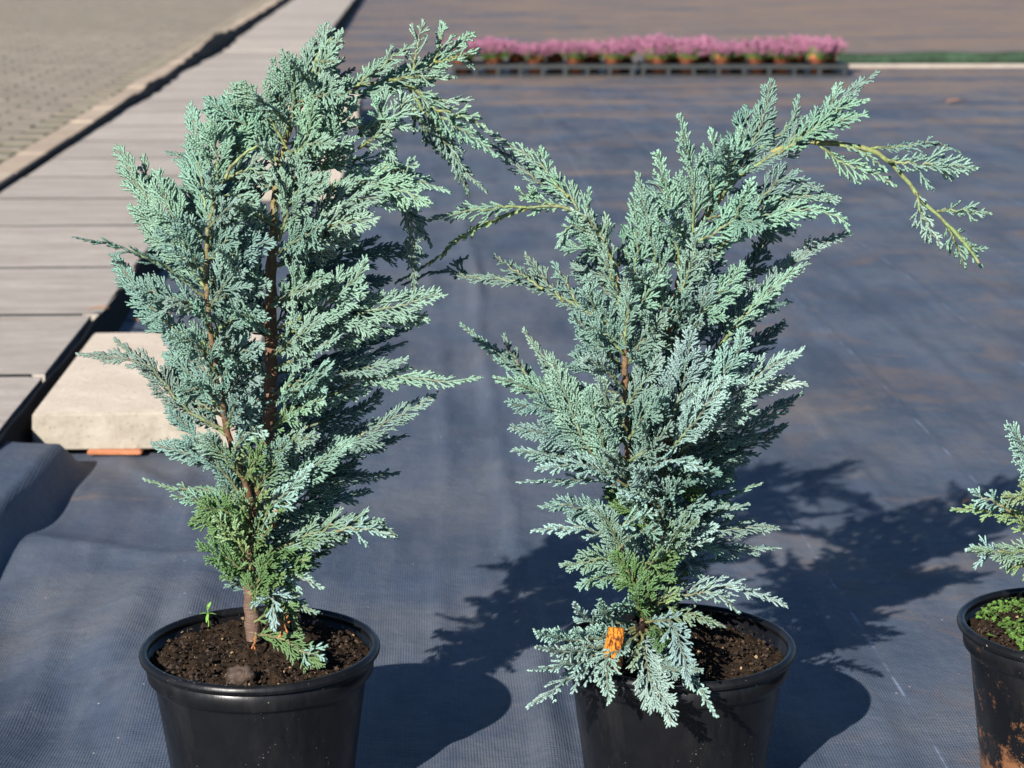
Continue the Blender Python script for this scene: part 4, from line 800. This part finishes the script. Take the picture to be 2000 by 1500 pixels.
# ================================================================== conifer three (mostly beyond the frame)
Y3 = 1.86
c3 = empty('conifer', (POT3[0], POT3[1], PH - .009)); tag(c3, 'blue conifer with yellow-green lower twigs growing in the mossy pot', 'conifer', 'potted blue conifers')
TR3 = [(2100, 1195), (2096, 1050), (2105, 900), (2098, 750), (2110, 600), (2104, 450), (2112, 300)]
stem(c3, 'trunk', trace(TR3, Y3, -.01, .0), [.008, .0075, .0068, .006, .005, .0038, .0025], BARK, MBARK)
OUT3 = [(2100, 200), (2040, 300), (2060, 450), (2060, 560), (2050, 700), (2010, 900), (2020, 1040), (2060, 1120), (2150, 1120), (2220, 1000), (2240, 800), (2220, 550), (2180, 350)]
B3 = [([(2090, 1040), (2030, 930), (1975, 832)], -.03, -.06, 60, .1, 'pale'), ([(2092, 1080), (2030, 1040), (1960, 1000), (1862, 995)], -.02, -.04, 40, .5, 'yel'), ([(1975, 1000), (1930, 975), (1896, 958)], -.04, -.05, 22, .3, 'pale'), ([(2095, 1060), (2030, 980), (1960, 970)], -.03, -.06, 46, .2, 'yel'),
      ([(2090, 1110), (2030, 1080), (1960, 1080), (1893, 1072)], -.03, -.06, 36, .5, 'mid'), ([(2092, 1120), (2040, 1100), (1985, 1106), (1968, 1110)], -.03, -.05, 44, .4, 'yel'), ([(1960, 1078), (1920, 1080), (1890, 1074)], -.05, -.06, 26, .2, 'pale')]
for pts, d0, d1, W, tl, pal in B3: frond(c3, trace(pts, Y3, d0, d1), W * PX, facing(tl), pal, r0=2.0, bare=.08, wood=(.2, .18, .07))
fill(c3, TR3, Y3, OUT3, 30, (100, 200), (-.08, .08), lambda y: 'blue', .36, (.0, .5), 120, .0)

from mathutils import Matrix
for pl in (c1, c2, c3):
    mi = Matrix.Translation([-v for v in pl.location])
    for ch in pl.children: ch.matrix_parent_inverse = mi

# ------------------------------------------------------------------ small things in the pots
# seedling
sd = empty('seedling', tuple(at_z(407, 1216, .147))); tag(sd, 'tiny bright green seedling sprouting from the bare soil', 'seedling')
def leaf_mesh(L, wdt, lift, curl=.3):
    n = 7; V = []; Fc = []
    for i in range(n):
        t = i / (n - 1); hw = wdt * math.sin(math.pi * min(.97, .06 + t * .92)) ** .8; z = lift * L * t - curl * L * t * t
        V += [(t * L, -hw, z + hw * .25), (t * L, 0, z), (t * L, hw, z + hw * .25)]
    for i in range(n - 1):
        for j in range(2): a = i * 3 + j; Fc.append((a, a + 1, a + 4, a + 3))
    return py_mesh('leaf', V, Fc, True)
MSEED = mat_plain('seedling_green', (.14, .28, .05), .15, .5, 90, .0003)
V, Q, _, _ = tube(np.array([(0, 0, -.004), (.0005, 0, .004), (.0, .0, .011), (-.0005, 0, .016)]), [.0006, .0006, .0005, .0004], 6); obj('stem', np_mesh('stem', V, Q), MSEED, sd)
for a, L, lf, z in ((185, .0085, .25, .009), (355, .0080, .2, .009), (265, .0080, -.5, .009), (95, .0085, .9, .011), (60, .005, 1.4, .014)):
    o = obj('leaf', leaf_mesh(L, .0014, lf), MSEED, sd); o.location = (0, 0, z); o.rotation_euler = (0, 0, R(a))

def blob(name, rs, rx, ry, rz, amp, seed):
    r = np.random.default_rng(seed); nu, nv = 20, 14; th = np.arange(nu) * 2 * math.pi / nu; ph = np.linspace(.02, math.pi - .02, nv)
    X = np.sin(ph)[:, None] * np.cos(th); Y = np.sin(ph)[:, None] * np.sin(th); Zz = np.repeat(np.cos(ph)[:, None], nu, 1)
    d = 1 + amp * (hash_noise(X * 2.3 + 5, Zz * 2.3 + Y * 1.7, seed) - .5) * 2 + amp * .6 * (hash_noise(X * 5 + 5, Zz * 5 + Y * 4, seed + 1) - .5) * 2
    V = np.stack([X * d * rx, Y * d * ry, Zz * d * rz], -1).reshape(-1, 3)
    i = np.arange(nv - 1)[:, None] * nu; j = np.arange(nu)[None]; k = (j + 1) % nu
    return np_mesh(name, V, np.stack([i + nu + j, i + nu + k, i + k, i + j], -1).reshape(-1, 4))
p = at_z(468, 1322, .150)
o = obj('stone', blob('stone', 1, .0125, .010, .010, .22, 4), mat_plain('brown_stone', (.060, .040, .030), .6, .8, 120, .002)); o.location = p; tag(o, 'rough brown stone lying against the front rim of the pot', 'stone')
# orange tag
tagm = M('orange_tag_film', .3, .5); tco = tagm.pos((2.2, 1, .22)); tagm.color(tagm.ramp(tagm.noise(tco, 240, 3, .6), [(.40, (.06, .022, .010)), (.48, (.32, .095, .010)), (.60, (.52, .22, .025)), (.75, (.36, .115, .012))])); tagm.bump(tagm.noise(tco, 120, 3, .6), .003, .7)
def ribbon(path, nrm, hw, k=20):
    A = catmull(path, k); T = nrmz(np.gradient(A, axis=0)); Bs = nrmz(np.cross(T, np.broadcast_to(nrm, T.shape))); out = []
    for sgn in (-1, -.33, .33, 1): out.append(A + Bs * hw * sgn + np.asarray(nrm) * .0012 * math.cos(sgn * 3))
    V = np.concatenate(out); Q = []
    for r_ in range(3): q = np.arange(k - 1) + r_ * k; Q.append(np.stack([q, q + 1, q + k + 1, q + k], 1))
    return V, np.concatenate(Q)
Vt, Qt = ribbon(trace([(1204, 1226), (1200, 1250), (1196, 1276), (1200, 1288), (1196, 1300), (1192, 1310)], Y2, -.094, -.128), np.array([-.2, -.9, .35]), .0075)
tm = np_mesh('plant_tag', Vt, Qt); o = obj('plant_tag', tm, tagm.m); o.modifiers.new('thickness', 'SOLIDIFY').thickness = .0007
tag(o, 'crumpled glossy orange tag caught among the low blue sprays', 'tag')
# dry leaves and scraps
MLEAF = mat_plain('dry_leaf', (.34, .17, .075), .35, .75, 60, .001)
for (px_, py_, L, rz, z, lab) in ((292, 622, .050, 20, .004, 'dry brown leaf curled on the fabric behind the propped slab'), (242, 628, .045, -35, .004, 'narrow tan leaf on the fabric beside the slab path'), (172, 608, .04, 10, .066, 'orange leaf lying on the edge of the slab path'),
                                  (1846, 202, .10, 5, .003, 'orange leaf on the fabric in front of the pale kerb'), (1880, 985, .02, 40, .003, 'tiny leaf scrap on the fabric by the mossy pot'), (1790, 403, .012, 70, .003, 'small pale petal lying on the fabric under the arching tip')):
    o = obj('dry_leaf', leaf_mesh(L, L * .22, .35, .3), MLEAF); p = at_z(px_, py_, z); o.location = (p[0], p[1], z + .002); o.rotation_euler = (0, 0, R(rz)); tag(o, lab, 'leaf', 'dry leaves on the ground')

# ------------------------------------------------------------------ heather trays far behind
MTRAY = mat_plain('black_tray', (.022, .025, .026), .3, .5, 20, .001); MTERR = mat_plain('terracotta_pot', (.40, .125, .055), .2, .75, 50, .0008)
MHEATH = mat_attr('heather_shoots', .8, 60, .35)
def heather_mesh(seed):
    r = np.random.default_rng(seed); V = []; Fc = []; cc = []
    for k in range(105):
        a = r.random() * 6.283; ra = math.sqrt(r.random()) * .050; x, y = ra * math.cos(a), ra * math.sin(a); h = r.uniform(.045, .10) * (1 - .25 * (ra / .05) ** 2); lean = np.array([x * .75 + r.normal(0, .012), y * .75 + r.normal(0, .012), h])
        nseg = 7; b0 = np.array([x * .8, y * .8, -.004 if ra > .040 else 0.])
        for q in range(nseg):
            t0, t1 = q / nseg, (q + 1.25) / nseg; pA = b0 + lean * t0; pB = b0 + lean * min(t1, 1.05); wq = r.uniform(.004, .0075) * (1.15 if q >= 3 else 1.0) * (.6 if q == nseg - 1 else 1)
            col = np.array([.07, .15, .03]) * r.uniform(.5, 1.4) if q < 2 or (q in (2, 3) and r.random() < .5) else np.array([.23, .085, .145]) * r.uniform(.5, 1.5) + np.array([.04, .035, .03]) * r.random()
            a2 = r.random() * 3.14; e = np.array([math.cos(a2), math.sin(a2), 0]) * wq; f = np.array([-math.sin(a2), math.cos(a2), 0]) * wq; mid = (pA + pB) / 2; b = len(V)
            V += [pA, mid + e, mid + f, mid - e, mid - f, pB]; cc += [col] * 6
            for fc in ((0, 2, 1), (0, 3, 2), (0, 4, 3), (0, 1, 4), (5, 1, 2), (5, 2, 3), (5, 3, 4), (5, 4, 1)): Fc.append(tuple(b + z_ for z_ in fc))
    return np_mesh('flowering_shoots', V, Fc, cols=np.clip(np.array(cc), 0, 1), smooth=False)
hmesh = [heather_mesh(60 + k) for k in range(4)]
hp = lathe([(.001, .002), (.034, .002), (.035, 0), (.046, .078), (.050, .079), (.051, .094), (.048, .095), (.046, .082), (.001, .080)], 28); hpot = np_mesh('heather_pot', *hp)
YT = at_z(1060, 150, 0)[1]
def tray(x0, x1, cols, lab, labs_pot, labs_pl, yaw=0.0):
    V = []; Fc = []
    def bx(ax, bx_, ay, by, az_, bz):
        b = len(V); V.extend([(ax, ay, az_), (bx_, ay, az_), (bx_, by, az_), (ax, by, az_), (ax, ay, bz), (bx_, ay, bz), (bx_, by, bz), (ax, by, bz)])
        for f in ((0, 1, 5, 4), (1, 2, 6, 5), (2, 3, 7, 6), (3, 0, 4, 7), (4, 5, 6, 7), (3, 2, 1, 0)): Fc.append(tuple(b + k for k in f))
    L = x1 - x0; D = .30
    t = empty('heather_tray', (x0, YT, .0)); tag(t, lab, 'tray', 'trays of heather')
    bx(0, L, 0, .022, .040, .062); bx(0, L, D - .022, D, .040, .062); bx(0, .02, .0225, D - .0225, .0405, .0615); bx(L - .02, L, .0225, D - .0225, .0405, .0615); bx(.0205, L - .0205, .13, .165, .041, .060)
    obj('frame', py_mesh('tray_frame', V, Fc), MTRAY, t); V, Fc = [], []
    bx(.004, L - .004, .004, D - .004, .003, .010); obj('base', py_mesh('tray_base', V, Fc), MTRAY, t)
    for xq in np.linspace(.01, L - .03, 9):
        for yq in (.001, D - .018):
            V, Fc = [], []; bx(xq, xq + .018, yq, yq + .016, .0, .0398); obj('foot', py_mesh('tray_foot', V, Fc), MTRAY, t)
    k = 0
    for row_ in range(2):
        for c in cols[row_]:
            y = YT + (.075 if row_ == 0 else .228); x = c
            po = obj('heather_pot', hpot, MTERR if row_ == 0 else MTRAY); po.location = (x, y, .0105); tag(po, labs_pot[row_], 'flower pot', lab.split(' with')[0] + (' front pots' if row_ == 0 else ' rear pots'))
            hp_ = empty('heather', (x, y, .0915)); tag(hp_, labs_pl[row_], 'heather', lab.split(' with')[0] + (' front plants' if row_ == 0 else ' rear plants'))
            s_ = obj('flowering_shoots', hmesh[random.randrange(4)], MHEATH, hp_); s_.rotation_euler = (0, 0, random.uniform(0, 6.28)); q = random.uniform(.72, 1.22); s_.scale = (1.6, 1.3, q)
def gx(px): return (px - 1000) / F * (YT * math.cos(P) + HC * math.sin(P))
tray(gx(878), gx(1243), ([gx(v) for v in (900, 965, 1047, 1124, 1199)], [gx(v) for v in (905, 960, 1010, 1085, 1160, 1222)]), 'black heather tray standing behind the bushy conifer, with pink flowers',
     ('terracotta pot in the front row of the tray behind the bushy conifer', 'dark pot in the rear row of the tray behind the bushy conifer'), ('pink heather in the front row of the tray behind the bushy conifer', 'pink heather in the rear row of the tray behind the bushy conifer'))
tray(gx(1249), gx(1658), ([gx(v) for v in (1290, 1345, 1413, 1480, 1530, 1600)], [gx(v) for v in (1280, 1325, 1380, 1450, 1510, 1570, 1628)]), 'black heather tray ending at the pale kerb, with pink flowers',
     ('terracotta pot in the front row of the tray beside the pale kerb', 'dark pot in the rear row of the tray beside the pale kerb'), ('pink heather in the front row of the tray beside the pale kerb', 'pink heather in the rear row of the tray beside the pale kerb'))

# low kerb and the mossy fold of cloth behind it, right of the trays
p0 = at_z(1655, 134, 0); L = 4.4
o = obj('kerb', box_mesh('kerb', L, .05, .016, .002, .001, 51), MSLAB); o.location = (p0[0] + L / 2, p0[1] + .12, .0); o.rotation_euler = (0, 0, .008); tag(o, 'low pale kerb lying on the fabric right of the heather', 'kerb')
n = 90; tx = np.linspace(0, L, n); A = np.stack([p0[0] + tx, p0[1] + .30 + .01 * np.sin(tx * 3), .025 + .012 * hash_noise(tx * 4, tx * 0, 3)], 1)
V, Q, _, _ = tube(A, .028 + .012 * hash_noise(tx * 5, tx * 0, 9), 10); o = obj('mossy_roll', np_mesh('mossy_roll', V, Q), mat_plain('mossy_black_cloth', (.020, .042, .022), .6, .9, 12, .004)); tag(o, 'dark green mossy roll of cloth lying behind the pale kerb', 'cloth roll')
print('fronds', TOTAL)
